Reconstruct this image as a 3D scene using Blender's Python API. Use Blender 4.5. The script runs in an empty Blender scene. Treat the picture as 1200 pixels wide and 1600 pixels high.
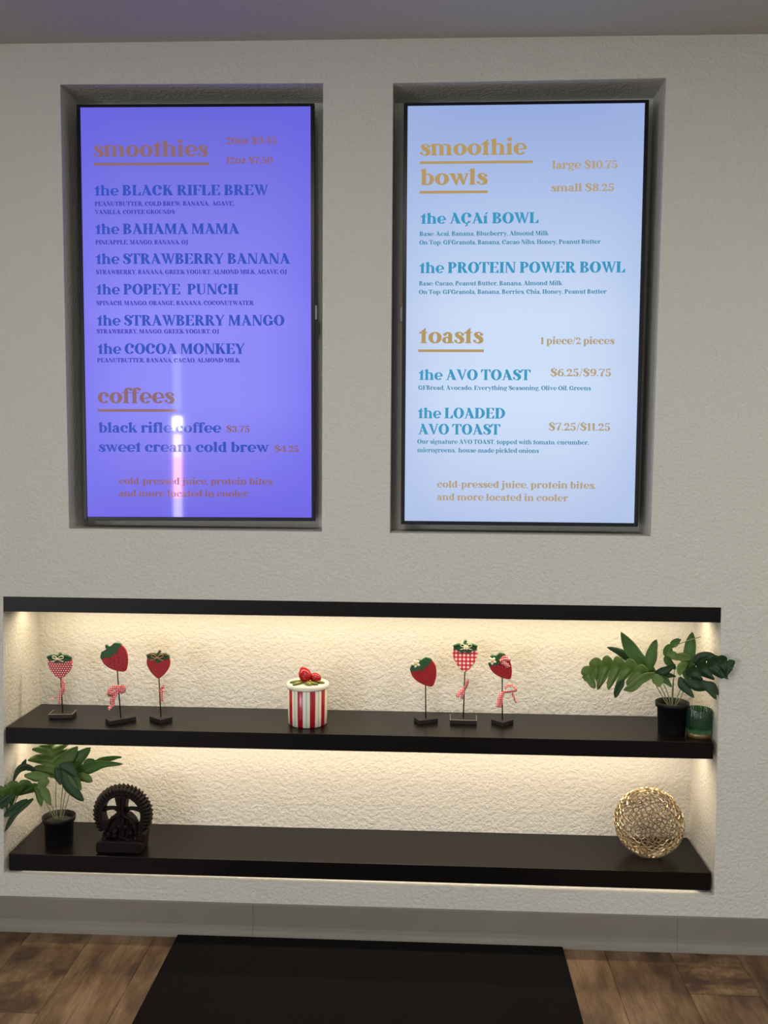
import bpy, bmesh, math, random
from mathutils import Vector, Matrix, Euler, noise
random.seed(7)
C = bpy.context.scene.collection
sc = bpy.context.scene
PI = math.pi

# ------------------------------------------------------------------ camera
cam_d = bpy.data.cameras.new('camera'); cam = bpy.data.objects.new('camera', cam_d); C.objects.link(cam)
sc.camera = cam
F_PX, PITCH, YAW, ROLL = 1450.04, -0.0674, -0.0459, 0.0073
cam_d.sensor_fit = 'VERTICAL'; cam_d.sensor_height = 24.0; cam_d.lens = F_PX / 1600 * 24.0
cam_d.clip_start = 0.02
_f = Vector((math.sin(YAW)*math.cos(PITCH), math.cos(YAW)*math.cos(PITCH), math.sin(PITCH)))
_r = Vector((math.cos(YAW), -math.sin(YAW), 0)); _u = _r.cross(_f)
_r2 = _r*math.cos(ROLL) + _u*math.sin(ROLL); _u2 = -_r*math.sin(ROLL) + _u*math.cos(ROLL)
M = Matrix((_r2, _u2, -_f)).transposed().to_4x4(); M.translation = Vector((0.2362, -2.5028, 1.3668))
cam.matrix_world = M

# ------------------------------------------------------------------ world, lights, exposure
sc.view_settings.view_transform = 'Standard'; sc.view_settings.look = 'None'
sc.view_settings.gamma = 1.0; sc.view_settings.use_curve_mapping = False
sc.view_settings.exposure = 0.0
wd = bpy.data.worlds.new('world'); sc.world = wd; wd.use_nodes = True
wd.node_tree.nodes['Background'].inputs[0].default_value = (0.75, 0.85, 1.0, 1)
wd.node_tree.nodes['Background'].inputs[1].default_value = 0.6

def area(name, loc, rot, sx, sy, power, col, parent=None):
    l = bpy.data.lights.new(name, 'AREA'); l.shape = 'RECTANGLE'; l.size = sx; l.size_y = sy
    l.energy = power; l.color = col
    o = bpy.data.objects.new(name, l); C.objects.link(o); o.location = loc; o.rotation_euler = rot
    if parent: o.parent = parent
    return o
# daylight from the shop window in the left wall and the shopfront behind; long ceiling fittings in front of the menu wall
area('window_daylight', (-2.95, -4.6, 1.05), (0, -PI/2, 0), 1.2, 1.7, 80, (0.90, 0.95, 1.0))
area('shopfront_daylight', (1.1, -5.45, 1.2), (PI/2, 0, 0), 3.0, 1.6, 10, (1.0, 0.98, 0.92))
for cx, cy, w_, l_, pw in ((-.06, -1.9, .16, 1.2, 17), (1.9, -2.0, .3, 1.2, 26), (-2.1, -2.0, .3, 1.2, 9)):
    area('ceiling_light', (cx, cy, 2.42), (0, 0, 0), w_, l_, pw, (1.0, 0.96, 0.88))

# ------------------------------------------------------------------ helpers
def srgb(r, g, b):
    f = lambda c: (c/255/12.92) if c/255 <= .04045 else ((c/255+.055)/1.055)**2.4
    return (f(r), f(g), f(b), 1)

def mat(name, col, rough=.6, metal=0, spec=.5, **kw):
    m = bpy.data.materials.new(name); m.use_nodes = True
    b = m.node_tree.nodes['Principled BSDF']
    b.inputs['Base Color'].default_value = col
    b.inputs['Roughness'].default_value = rough; b.inputs['Metallic'].default_value = metal
    b.inputs['Specular IOR Level'].default_value = spec
    for k, v in kw.items(): b.inputs[k].default_value = v
    return m

class N:
    """tiny node helper"""
    def __init__(s, m): s.t = m.node_tree; s.b = s.t.nodes['Principled BSDF']
    def n(s, typ, **kw):
        x = s.t.nodes.new(typ)
        for k, v in kw.items(): setattr(x, k, v)
        return x
    def l(s, a, b): s.t.links.new(a, b)
    def coord(s, scale=(1,1,1), kind='Object'):
        c = s.n('ShaderNodeTexCoord'); mp = s.n('ShaderNodeMapping'); mp.inputs['Scale'].default_value = scale
        s.l(c.outputs[kind], mp.inputs[0]); return mp.outputs[0]
    def noise(s, v, scale, detail=3, rough=.5):
        x = s.n('ShaderNodeTexNoise'); x.inputs['Scale'].default_value = scale
        x.inputs['Detail'].default_value = detail; x.inputs['Roughness'].default_value = rough
        s.l(v, x.inputs['Vector']); return x.outputs[0]
    def ramp(s, v, stops):
        r = s.n('ShaderNodeValToRGB'); e = r.color_ramp.elements
        while len(e) < len(stops): e.new(0.5)
        for k, (p, c) in enumerate(stops): e[k].position = p; e[k].color = c
        s.l(v, r.inputs[0]); return r.outputs[0]
    def math(s, op, a, b=None, c=None):
        x = s.n('ShaderNodeMath', operation=op)
        for i, v in enumerate((a, b, c)):
            if v is None: continue
            if isinstance(v, (int, float)): x.inputs[i].default_value = v
            else: s.l(v, x.inputs[i])
        return x.outputs[0]
    def mix(s, f, a, b, bt='MIX'):
        x = s.n('ShaderNodeMix', data_type='RGBA', blend_type=bt)
        for i, v in ((0, f), (6, a), (7, b)):
            if isinstance(v, (int, float, tuple)): x.inputs[i].default_value = v
            else: s.l(v, x.inputs[i])
        return x.outputs[2]
    def bump(s, h, strength, dist):
        x = s.n('ShaderNodeBump'); x.inputs['Strength'].default_value = strength; x.inputs['Distance'].default_value = dist
        s.l(h, x.inputs['Height']); s.l(x.outputs[0], s.b.inputs['Normal']); return x
    def base(s, c): s.l(c, s.b.inputs['Base Color'])
    def xyz(s, v):
        x = s.n('ShaderNodeSeparateXYZ'); s.l(v, x.inputs[0]); return x.outputs

def link(name, me, m=None, parent=None, smooth=False):
    o = bpy.data.objects.new(name, me); C.objects.link(o)
    if m is not None and not me.materials: me.materials.append(m)
    if parent is not None: o.parent = parent
    if smooth:
        for p in me.polygons: p.use_smooth = True
    return o
def obj(name, bm, m, parent=None, smooth=False, loc=None, bevel=0, seg=2):
    me = bpy.data.meshes.new(name); bmesh.ops.recalc_face_normals(bm, faces=bm.faces); bm.to_mesh(me); bm.free()
    o = link(name, me, m, parent, smooth)
    if loc is not None: o.location = loc
    if bevel:
        md = o.modifiers.new('bevel', 'BEVEL'); md.width = bevel; md.segments = seg; md.limit_method = 'ANGLE'
    return o
def pydata(name, vs, fs, m, parent=None, smooth=False):
    me = bpy.data.meshes.new(name); me.from_pydata([tuple(v) for v in vs], [], fs); me.update()
    return link(name, me, m, parent, smooth)
def empty(name, loc=(0,0,0), rot=(0,0,0)):
    o = bpy.data.objects.new(name, None); C.objects.link(o); o.location = loc; o.rotation_euler = rot
    o.empty_display_size = .05; return o
def tag(o, label=None, cat=None, group=None, kind=None):
    if label: o['label'] = label
    if cat: o['category'] = cat
    if group: o['group'] = group
    if kind: o['kind'] = kind
    return o
def box(bm, x0, x1, y0, y1, z0, z1, mtx=None):
    vs = [bm.verts.new(v) for v in ((x0,y0,z0),(x1,y0,z0),(x1,y1,z0),(x0,y1,z0),(x0,y0,z1),(x1,y0,z1),(x1,y1,z1),(x0,y1,z1))]
    for f in ((3,2,1,0),(4,5,6,7),(0,1,5,4),(1,2,6,5),(2,3,7,6),(3,0,4,7)): bm.faces.new([vs[i] for i in f])
    if mtx is not None:
        for v in vs: v.co = mtx @ v.co
    return vs
def boxo(name, b, m, parent=None, bevel=0, mtx=None, seg=2):
    bm = bmesh.new(); box(bm, *b, mtx=mtx); return obj(name, bm, m, parent, bevel=bevel, seg=seg)
def lathe(bm, prof, n=48, c=(0,0,0), cap0=True, cap1=True, wob=None):
    rings = []
    for r, z in prof:
        rings.append([bm.verts.new((c[0]+r*(1+(wob(k/n) if wob else 0))*math.cos(2*PI*k/n), c[1]+r*(1+(wob(k/n) if wob else 0))*math.sin(2*PI*k/n), c[2]+z)) for k in range(n)])
    for a, b in zip(rings, rings[1:]):
        for k in range(n): bm.faces.new((a[k], a[(k+1)%n], b[(k+1)%n], b[k]))
    if cap0: bm.faces.new(rings[0][::-1])
    if cap1: bm.faces.new(rings[-1])
def crom(pts, n):
    """Catmull-Rom through pts (any dimension)"""
    P = [Vector(p) for p in pts]; P = [P[0]*2-P[1]] + P + [P[-1]*2-P[-2]]; out = []
    for i in range(1, len(P)-2):
        for k in range(n):
            t = k/n; a, b, c, d = P[i-1:i+3]
            out.append(.5*((2*b)+(c-a)*t+(2*a-5*b+4*c-d)*t*t+(3*b-a-3*c+d)*t**3))
    out.append(P[-2].copy()); return out
def tube(bm, path, rad, n=8, closed=False):
    path = [Vector(p) for p in path]; rings = []; up = Vector((0.13, 1, .21)).normalized()
    L = len(path)
    for i, p in enumerate(path):
        if closed: t = path[(i+1)%L]-path[i-1]
        else: t = path[min(i+1, L-1)]-path[max(i-1, 0)]
        t.normalize(); a = t.cross(up)
        if a.length < 1e-4: a = t.orthogonal()
        a.normalize(); b = t.cross(a)
        r = rad(i/(L-1)) if callable(rad) else rad
        rings.append([bm.verts.new(p + a*r*math.cos(2*PI*k/n) + b*r*math.sin(2*PI*k/n)) for k in range(n)])
    rr = list(zip(rings, rings[1:])) + ([(rings[-1], rings[0])] if closed else [])
    for a, b in rr:
        for k in range(n): bm.faces.new((a[k], a[(k+1)%n], b[(k+1)%n], b[k]))
    if not closed: bm.faces.new(rings[0][::-1]); bm.faces.new(rings[-1])
def ball(bm, c, r, sc_=(1,1,1), u=12, v=8, rot=None):
    m4 = Matrix.Translation(c) @ (rot.to_4x4() if rot is not None else Matrix.Identity(4)) @ Matrix.Diagonal((*[r*s for s in sc_], 1))
    bmesh.ops.create_uvsphere(bm, u_segments=u, v_segments=v, radius=1, matrix=m4)
def prism(bm, pts, y0, y1, mtx=None):
    """outline in x-z extruded along y"""
    a = [bm.verts.new((x, y0, z)) for x, z in pts]; b = [bm.verts.new((x, y1, z)) for x, z in pts]
    bm.faces.new(a); bm.faces.new(b[::-1]); n = len(pts)
    for k in range(n): bm.faces.new((a[k], b[k], b[(k+1)%n], a[(k+1)%n]))
    if mtx is not None:
        for v in a+b: v.co = mtx @ v.co

# ------------------------------------------------------------------ materials
def plaster(name, col, bscale=1.0, strength=.55):
    m = mat(name, col, .85, spec=.25); q = N(m); v = q.coord()
    n1 = q.noise(v, 70*bscale, 3, .55); n2 = q.noise(v, 260*bscale, 2, .5)
    r = q.ramp(n1, [(.36, (0,0,0,1)), (.62, (1,1,1,1))])
    h = q.math('ADD', q.math('MULTIPLY', r, 1.0), q.math('MULTIPLY', n2, .35))
    q.bump(h, strength, .004); return m
M_WALL = plaster('wall_plaster', (.62, .612, .552, 1), 1.4, .42)
M_CEIL = plaster('ceiling_paint', (.50, .47, .445, 1), .8, .15)
M_SHELF = mat('black_laminate', srgb(15, 12, 12), .32, spec=.2)
q = N(M_SHELF); v = q.coord((2, 30, 30)); q.bump(q.noise(v, 40, 2), .06, .001)
M_BASEB = mat('grey_rubber', srgb(128, 124, 120), .55, spec=.35)
q = N(M_BASEB); q.base(q.mix(q.noise(q.coord(), 3.5, 4), srgb(112, 108, 98), srgb(134, 130, 120)))
M_BLACK = mat('black_plastic', srgb(22, 22, 25), .42)
M_BEZEL = mat('screen_bezel', srgb(12, 13, 24), .3, spec=.3)
M_METAL = mat('grey_metal', srgb(110, 110, 118), .4, .8)
M_LED = mat('led_diffuser', (.9, .9, .85, 1), .5)
def emis(name, col, strength, base=(.01,.01,.012,1), rough=.12, spec=.2):
    return mat(name, base, rough, spec=spec, **{'Emission Color': col, 'Emission Strength': strength})

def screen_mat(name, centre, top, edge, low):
    """backlit panel: off-angle glow painted into the emission colour, lightest in the middle"""
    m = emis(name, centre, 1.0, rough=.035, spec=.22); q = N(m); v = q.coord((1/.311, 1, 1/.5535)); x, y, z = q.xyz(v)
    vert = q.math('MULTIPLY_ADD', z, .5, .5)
    c = q.ramp(vert, [(0, low), (.28, centre), (.5, centre), (1, top)])  # painted screen glow: lighter middle, darker top and bottom
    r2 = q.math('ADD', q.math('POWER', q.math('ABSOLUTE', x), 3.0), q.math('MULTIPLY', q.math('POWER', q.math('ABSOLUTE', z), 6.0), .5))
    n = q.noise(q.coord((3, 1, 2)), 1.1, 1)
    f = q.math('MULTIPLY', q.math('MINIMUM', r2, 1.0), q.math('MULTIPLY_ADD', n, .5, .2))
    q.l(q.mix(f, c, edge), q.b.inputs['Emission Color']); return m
# ------------------------------------------------------------------ display lettering (own glyphs, cap height 1)
T, H_, X_ = .23, 1.0, .72
def R(a, b, c, d): return [[(a,b),(c,b),(c,d),(a,d)]]
def P(*p): return [list(p)]
def A_(cx, cy, rx, ry, tx, ty, a0=0, a1=360):
    n = max(3, int(abs(a1-a0)/15)); out = []
    q = [(math.cos(math.radians(a0+(a1-a0)*k/n)), math.sin(math.radians(a0+(a1-a0)*k/n))) for k in range(n+1)]
    o = [(cx+rx*c, cy+ry*s) for c, s in q]; i = [(cx+(rx-tx)*c, cy+(ry-ty)*s) for c, s in q]
    for k in range(n): out.append([o[k], o[k+1], i[k+1], i[k]])
    return out
def D_(cx, cy, r): return [[(cx+r*math.cos(k*PI/5), cy+r*math.sin(k*PI/5)) for k in range(10)]]
def S_(pts, ws):
    q = crom([(p[0], p[1], w) for p, w in zip(pts, ws)], 4); out = []; L = []; 
    for i, p in enumerate(q):
        t = (q[min(i+1, len(q)-1)]-q[max(i-1, 0)]); t.z = 0; t.normalize(); n = Vector((-t.y, t.x, 0))*p.z/2
        L.append(((p.x+n.x, p.y+n.y), (p.x-n.x, p.y-n.y)))
    for a, b in zip(L, L[1:]): out.append([a[0], b[0], b[1], a[1]])
    return out
t = .07
def stem(x, h=1.0, w=T, top='s', bot='s', y0=0):
    o = R(x, y0, x+w, h)
    if bot == 's': o += P((x-.08,y0),(x+w+.08,y0),(x+w+.06,y0+.04),(x+w,y0+.10),(x,y0+.10),(x-.06,y0+.04))
    if top == 's': o += P((x-.08,h),(x-.06,h-.04),(x,h-.10),(x+w,h-.10),(x+w+.06,h-.04),(x+w+.08,h))
    if top == 'l': o += P((x-.09,h-.12),(x-.02,h-.08),(x+w,h+.03),(x+w,h-.2),(x,h-.18))
    return o
def dg(x0, y0, x1, y1, w): return P((x0-w/2,y0),(x0+w/2,y0),(x1+w/2,y1),(x1-w/2,y1))
def sf(x, y, w=.16): return R(x-w, y, x+w, y+.045)
G = {
'A': (dg(.14,0,.40,.95,t)+P((.27,1),(.47,1),(.86,0),(.58,0))+R(.22,.28,.66,.34)+sf(.12,0,.13)+sf(.72,0,.19), .88),
'B': (stem(.1)+A_(.36,.755,.32,.245,.2,t,-90,90)+A_(.38,.265,.37,.265,.22,t,-90,90)+R(.3,.94,.36,1)+R(.3,.49,.38,.54)+R(.3,0,.38,.055), .80),
'C': (A_(.45,.5,.42,.51,.25,t,28,325)+D_(.68,.68,.125)+A_(.6,.74,.22,.2,.1,.1,-40,90), .86),
'D': (stem(.1)+A_(.38,.5,.5,.5,.25,t,-90,90)+R(.3,.94,.38,1)+R(.3,0,.38,t), .93),
'E': (stem(.1)+R(.3,.95,.7,1)+P((.72,1),(.72,.72),(.66,.74),(.54,.95))+R(.3,0,.7,.05)+P((.75,0),(.75,.3),(.68,.27),(.55,.05))+R(.3,.49,.55,.54)+P((.58,.38),(.58,.65),(.5,.52)), .79),
'F': (stem(.1)+R(.3,.95,.7,1)+P((.72,1),(.72,.72),(.66,.74),(.54,.95))+R(.3,.49,.55,.54)+P((.58,.38),(.58,.65),(.5,.52)), .72),
'G': (A_(.45,.5,.42,.51,.25,t,40,330)+D_(.70,.70,.11)+R(.62,.06,.84,.42)+R(.54,.39,.92,.45), .93),
'H': (stem(.1)+stem(.58)+R(.3,.48,.6,.54), .9), 'I': (stem(.1), .42),
'J': (R(.22,.1,.43,.95)+P((.1,1),(.1,.95),(.22,.9),(.43,.9),(.52,.95),(.52,1))+A_(.22,.12,.21,.25,.19,t,-110,0)+D_(.10,-.02,.09), .56),
'K': (stem(.1)+dg(.3,.42,.66,.97,t)+P((.36,.55),(.5,.72),(.88,0),(.6,0))+sf(.68,.955,.14)+sf(.76,0,.16), .90),
'L': (stem(.1)+R(.3,0,.7,.05)+P((.73,0),(.73,.34),(.67,.3),(.5,.05)), .77),
'M': (dg(.14,0,.17,.96,t)+P((.1,1),(.34,1),(.6,.05),(.5,0))+dg(.53,0,.82,.98,t)+R(.78,0,1.0,1)+sf(.14,0,.13)+sf(.2,.955,.14)+R(.7,0,1.08,.05)+R(.78,.95,1.06,1), 1.12),
'N': (R(.13,0,.19,1)+P((.08,1),(.32,1),(.84,0),(.62,0))+R(.76,0,.82,1)+sf(.16,0,.13)+sf(.18,.955,.13)+sf(.8,.955,.13), .93),
'O': (A_(.46,.5,.44,.515,.25,t), .92),
'P': (stem(.1)+A_(.36,.72,.36,.28,.21,t,-90,90)+R(.3,.94,.36,1)+R(.3,.44,.36,.5), .76),
'R': (stem(.1)+A_(.36,.735,.34,.265,.2,t,-90,90)+R(.3,.94,.36,1)+R(.3,.47,.4,.53)+P((.36,.5),(.56,.5),(.86,0),(.6,0))+sf(.76,0,.14), .87),
'S': (S_([(.6,.82),(.48,.95),(.3,.96),(.17,.82),(.24,.63),(.45,.48),(.58,.3),(.5,.09),(.32,.03),(.12,.13),(.07,.28)],[.1,.07,.09,.2,.26,.28,.26,.16,.06,.07,.05])+D_(.6,.78,.1)+D_(.12,.2,.08), .70),
'T': (R(.28,0,.49,1)+R(.2,0,.57,.05)+R(.0,.94,.77,1)+P((0,1),(-.03,.7),(.03,.74),(.16,.94))+P((.77,1),(.8,.7),(.74,.74),(.61,.94)), .79),
'U': (R(.1,.3,.31,1)+sf(.2,.955,.17)+A_(.42,.32,.32,.33,.21,t,180,300)+A_(.42,.32,.32,.33,.06,t,300,360)+R(.68,.3,.74,1)+sf(.71,.955,.13), .86),
'V': (P((.04,1),(.30,1),(.52,.1),(.44,0))+dg(.47,0,.76,.98,t)+sf(.14,.955,.17)+sf(.76,.955,.13), .86),
'W': (P((.04,1),(.28,1),(.48,.1),(.4,0))+dg(.43,0,.6,.9,t)+P((.46,1),(.68,1),(.88,.1),(.8,0))+dg(.83,0,1.08,.98,t)+sf(.14,.955,.17)+sf(.56,.955,.15)+sf(1.08,.955,.12), 1.16),
'Y': (P((.0,1),(.26,1),(.5,.4),(.32,.4))+dg(.44,.42,.72,.98,t)+R(.3,0,.51,.46)+R(.22,0,.59,.05)+sf(.1,.955,.16)+sf(.72,.955,.12), .82),
'a': (A_(.27,.2,.25,.22,.17,t)+R(.34,.06,.54,.5)+A_(.31,.48,.23,.24,.19,t,0,150)+D_(.15,.55,.085)+P((.4,0),(.64,0),(.64,.05),(.54,.1),(.4,.1)), .64),
'b': (R(.08,0,.28,.9)+stem(.08,1,.2,'l',None)+A_(.36,.36,.33,.37,.2,t,-125,130), .72),
'c': (A_(.36,.36,.34,.37,.22,t,40,320)+D_(.53,.5,.105), .65),
'd': (A_(.34,.36,.32,.37,.2,t,50,310)+stem(.42,1,.2,'l',None)+P((.42,0),(.72,0),(.68,.05),(.62,.12),(.42,.12)), .73),
'e': (A_(.36,.36,.34,.37,.22,t,90,322)+A_(.36,.36,.34,.37,.15,t,-5,90)+P((.14,.27),(.14,.33),(.5,.4),(.68,.4),(.7,.34)), .70),
'f': (stem(.1,.8,.2,None)+A_(.36,.78,.26,.25,.2,t,55,180)+D_(.47,.90,.09)+R(-.02,.655,.46,.715), .46),
'g': (A_(.3,.47,.28,.26,.17,t)+D_(.58,.68,.07)+R(.46,.63,.58,.68)+A_(.3,-.1,.3,.17,.12,t)+S_([(.2,.26),(.12,.17),(.22,.08),(.42,.04)],[.06,.1,.12,.1]), .64),
'h': (stem(.08,1,.2,'l')+A_(.42,.44,.28,.29,.2,t,0,130)+R(.5,.05,.70,.46)+P((.42,0),(.78,0),(.74,.05),(.70,.1),(.5,.1),(.46,.05)), .80),
'i': (stem(.08,.72,.2,'l')+D_(.18,.95,.12), .38),
'j': (R(.12,-.1,.32,.6)+stem(.12,.72,.2,'l',None)+A_(.1,-.08,.22,.22,.2,t,-110,0)+D_(.02,-.22,.08)+D_(.22,.95,.12), .42),
'k': (stem(.08,1,.2,'l')+dg(.3,.3,.54,.68,t)+P((.32,.38),(.46,.5),(.74,0),(.5,0))+sf(.54,.675,.12)+sf(.64,0,.13), .76),
'l': (stem(.08,1,.2,'l'), .38),
'm': (stem(.08,.72,.2,'l')+A_(.42,.44,.26,.29,.2,t,0,130)+R(.48,.05,.68,.46)+R(.44,0,.73,.05)+A_(.8,.44,.28,.29,.2,t,0,130)+R(.88,.05,1.08,.46)+R(.8,0,1.16,.05), 1.18),
'n': (stem(.08,.72,.2,'l')+A_(.42,.44,.28,.29,.2,t,0,130)+R(.5,.05,.70,.46)+P((.42,0),(.78,0),(.74,.05),(.70,.1),(.5,.1),(.46,.05)), .80),
'o': (A_(.37,.36,.35,.37,.22,t), .74),
'p': (stem(.08,.72,.2,'l','s',-.28)+A_(.36,.36,.33,.37,.2,t,-125,130), .73),
'r': (stem(.08,.72,.2,'l')+A_(.42,.4,.2,.33,.14,t,45,140)+D_(.50,.60,.10), .58),
's': (S_([(.47,.58),(.37,.68),(.23,.68),(.14,.57),(.24,.43),(.4,.31),(.45,.16),(.35,.04),(.2,.03),(.07,.12),(.04,.22)],[.08,.06,.09,.17,.22,.23,.2,.12,.06,.06,.05])+D_(.46,.56,.08)+D_(.09,.15,.07), .55),
't': (stem(.12,.7,.2,None)+P((.12,.6),(.32,.6),(.32,.98),(.12,.78))+P((-.04,.6),(.12,.78),(.3,.7),(.12,.64))+R(0,.655,.42,.715), .46),
'u': (R(.1,.25,.3,.7)+P((.0,.72),(.0,.67),(.1,.62),(.3,.62),(.3,.72))+A_(.37,.27,.27,.28,.2,t,180,290)+R(.48,.02,.68,.72)+P((.4,.72),(.4,.67),(.48,.64),(.6,.72))+P((.5,0),(.78,0),(.74,.05),(.68,.1),(.5,.1)), .80),
'v': (P((.02,.72),(.26,.72),(.44,.1),(.36,0))+dg(.39,0,.6,.7,t)+sf(.1,.675,.14)+sf(.6,.675,.11), .70),
'w': (P((.02,.72),(.25,.72),(.4,.1),(.33,0))+dg(.36,0,.5,.64,t)+P((.4,.72),(.6,.72),(.76,.1),(.68,0))+dg(.72,0,.9,.7,t)+sf(.1,.675,.14)+sf(.48,.675,.12)+sf(.9,.675,.11), .98),
'y': (P((.02,.72),(.26,.72),(.44,.1),(.36,0))+dg(.3,-.22,.6,.7,t)+sf(.1,.675,.14)+sf(.6,.675,.11)+D_(.24,-.22,.09), .70),
'z': (R(.04,.66,.52,.72)+P((.3,.69),(.54,.69),(.28,.03),(.04,.03))+R(.04,0,.54,.06)+P((.04,.72),(.02,.5),(.12,.66))+P((.56,.0),(.58,.24),(.46,.06)), .60),
'0': (A_(.36,.47,.34,.48,.2,t), .72),
'1': (R(.14,0,.34,.94)+P((.0,.78),(.14,.86),(.3,.95),(.34,.95),(.2,.74))+R(.06,0,.42,.05), .46),
'2': (A_(.3,.66,.28,.29,.2,t,-20,170)+D_(.13,.68,.09)+P((.44,.5),(.58,.6),(.3,.2),(.08,.03),(.04,.06))+P((.04,0),(.62,0),(.64,.26),(.58,.2),(.3,.17),(.06,.08)), .66),
'3': (A_(.28,.7,.25,.25,.18,t,-80,160)+D_(.12,.72,.08)+A_(.28,.25,.29,.27,.2,t,-160,90)+D_(.1,.2,.09), .62),
'4': (P((-.02,.26),(.07,.26),(.5,.95),(.40,.95))+R(-.02,.19,.72,.27)+R(.42,0,.60,.95)+R(.34,0,.68,.05), .74),
'5': (R(.1,.5,.16,.95)+P((.1,.95),(.56,.97),(.52,.8),(.1,.82))+A_(.3,.29,.3,.31,.2,t,-160,130)+D_(.12,.18,.09), .66),
'6': (A_(.34,.3,.31,.31,.19,t)+A_(.46,.45,.43,.5,.2,t,95,190)+D_(.52,.84,.08), .68),
'7': (R(.04,.86,.62,.95)+P((.04,.95),(.02,.66),(.12,.84),(.2,.95))+P((.56,.95),(.62,.95),(.4,.4),(.4,0),(.18,0),(.24,.4)), .64),
'8': (A_(.34,.71,.26,.25,.16,t)+A_(.34,.25,.31,.27,.19,t), .68),
'9': (A_(.34,.65,.31,.31,.19,t)+A_(.22,.5,.43,.5,.2,t,-85,10)+D_(.16,.11,.08), .68),
'.': (D_(.1,.08,.08), .22), ',': (D_(.1,.08,.08)+P((.06,.04),(.17,.04),(.06,-.14)), .22),
':': (D_(.1,.08,.08)+D_(.1,.5,.08), .24), '-': (R(.04,.3,.34,.37), .38), '/': (dg(.04,-.05,.3,1,.05), .34),
}
for k in 'S': G['$'] = (G['S'][0]+R(.28,-.1,.34,.12)+R(.36,.9,.42,1.1), .74)
G['Ç'] = (G['C'][0]+S_([(.44,0),(.5,-.1),(.44,-.2),(.34,-.24)],[.06,.12,.1,.05]), .86)
G['í'] = (stem(.08,.72,.2,'l')+P((.12,.82),(.24,.82),(.4,1.06),(.24,1.0)), .40)
def lettering(txt, x0, x1, base, capH, m, parent, y=-.0006, name='lettering'):
    """one line of text set flat on the panel, stretched to its measured width"""
    pen = 0; polys = []
    for k, ch in enumerate(txt):
        if ch == ' ': pen += .27; continue
        g, adv = G[ch]
        for p in g:
            for e_ in (0, .026): polys.append([(a+pen+e_, b) for a, b in p])
        pen += adv + .01
    xs = [a for p in polys for a, b in p]; mn, mx = min(xs), max(xs); s = (x1-x0)/(mx-mn)
    vs, fs = [], []
    for p in polys:
        fs.append(list(range(len(vs), len(vs)+len(p)))); vs += [(x0+(a-mn)*s, y, base+b*capH) for a, b in p]
    return pydata(name, vs, fs, m, parent)
# ------------------------------------------------------------------ the room
RX0, RX1, RY, RZ = -3.0, 3.0, -5.6, 2.438
SD = .2413       # depth of the shelf niche
ND = .14         # depth of the screen niches
LN = [(-.7517,2.3313),(-.0473,2.3272),(-.0474,1.1418),(-.7462,1.1427)]
RN = [(.1365,2.3253),(.8441,2.3308),(.8362,1.1399),(.1372,1.1405)]
SN = [(-.9353,.9516),(1.0276,.951),(1.0326,.1556),(-.9498,.1612)]
def wall_back():
    bm = bmesh.new()
    cache = {}
    def V(x, y, z):
        k = (round(x,5), round(y,5), round(z,5))
        if k not in cache: cache[k] = bm.verts.new((x,y,z))
        return cache[k]
    def quad(a, b, c, d, y=0): bm.faces.new([V(p[0], y, p[1]) for p in (a, b, c, d)])
    TL, TR, BR, BL = (RX0,RZ),(RX1,RZ),(RX1,0),(RX0,0)
    # front sheet round three openings
    quad(TL, LN[0], LN[3], SN[0]); quad(TL, SN[0], SN[3], BL)
    quad(TL, TR, RN[1], LN[0]) if False else None
    quad(TL, (RN[0][0],RZ), RN[0], LN[1]) if False else None
    bm.faces.new([V(p[0],0,p[1]) for p in (TL, LN[0], LN[1], RN[0], RN[1], TR)][::-1])
    bm.faces.new([V(p[0],0,p[1]) for p in (LN[1], LN[2], RN[3], RN[0])])
    bm.faces.new([V(p[0],0,p[1]) for p in (LN[3], SN[0], SN[1], RN[2], RN[3], LN[2])])
    bm.faces.new([V(p[0],0,p[1]) for p in (TR, RN[1], RN[2], SN[1])])
    bm.faces.new([V(p[0],0,p[1]) for p in (TR, SN[1], SN[2], BR)])
    bm.faces.new([V(p[0],0,p[1]) for p in (BL, SN[3], SN[2], BR)])
    for Q, d in ((LN, ND), (RN, ND), (SN, SD)):
        for k in range(4):
            a, b = Q[k], Q[(k+1)%4]
            bm.faces.new([V(a[0],0,a[1]), V(b[0],0,b[1]), V(b[0],d,b[1]), V(a[0],d,a[1])])
        bm.faces.new([V(p[0],d,p[1]) for p in Q])
    # back and edges of the wall
    D = .34
    bm.faces.new([V(p[0],D,p[1]) for p in (TL,TR,BR,BL)])
    for a, b in ((TL,TR),(TR,BR),(BR,BL),(BL,TL)): bm.faces.new([V(a[0],0,a[1]),V(b[0],0,b[1]),V(b[0],D,b[1]),V(a[0],D,a[1])])
    o = obj('wall_back', bm, M_WALL); tag(o, kind='structure'); return o
wall_back()
tag(boxo('ceiling', (RX0,RX1,RY,.34,RZ,RZ+.1), M_CEIL), kind='structure')
tag(boxo('wall_right', (RX1,RX1+.12,RY,.34,0,RZ), M_WALL), kind='structure')
def wall_with_hole(name, axis, pos, a0, a1, h0, h1, z0, z1, th):
    bm = bmesh.new()
    for (u0,u1,w0,w1) in ((a0,h0,0,RZ),(h1,a1,0,RZ),(h0,h1,0,z0),(h0,h1,z1,RZ)):
        if u1-u0 < 1e-4 or w1-w0 < 1e-4: continue
        if axis == 'x': box(bm, pos-th, pos, u0, u1, w0, w1)
        else: box(bm, u0, u1, pos-th, pos, w0, w1)
    return tag(obj(name, bm, M_WALL), kind='structure')
wall_with_hole('wall_left', 'x', RX0, RY, .34, -5.5, -3.7, .35, 2.15, .12)
M_GLASS = mat('clear_glass', (1,1,1,1), .02, spec=.5, **{'Transmission Weight': 1.0})
M_ALU = mat('aluminium', srgb(150,150,150), .4, .9)
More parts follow.
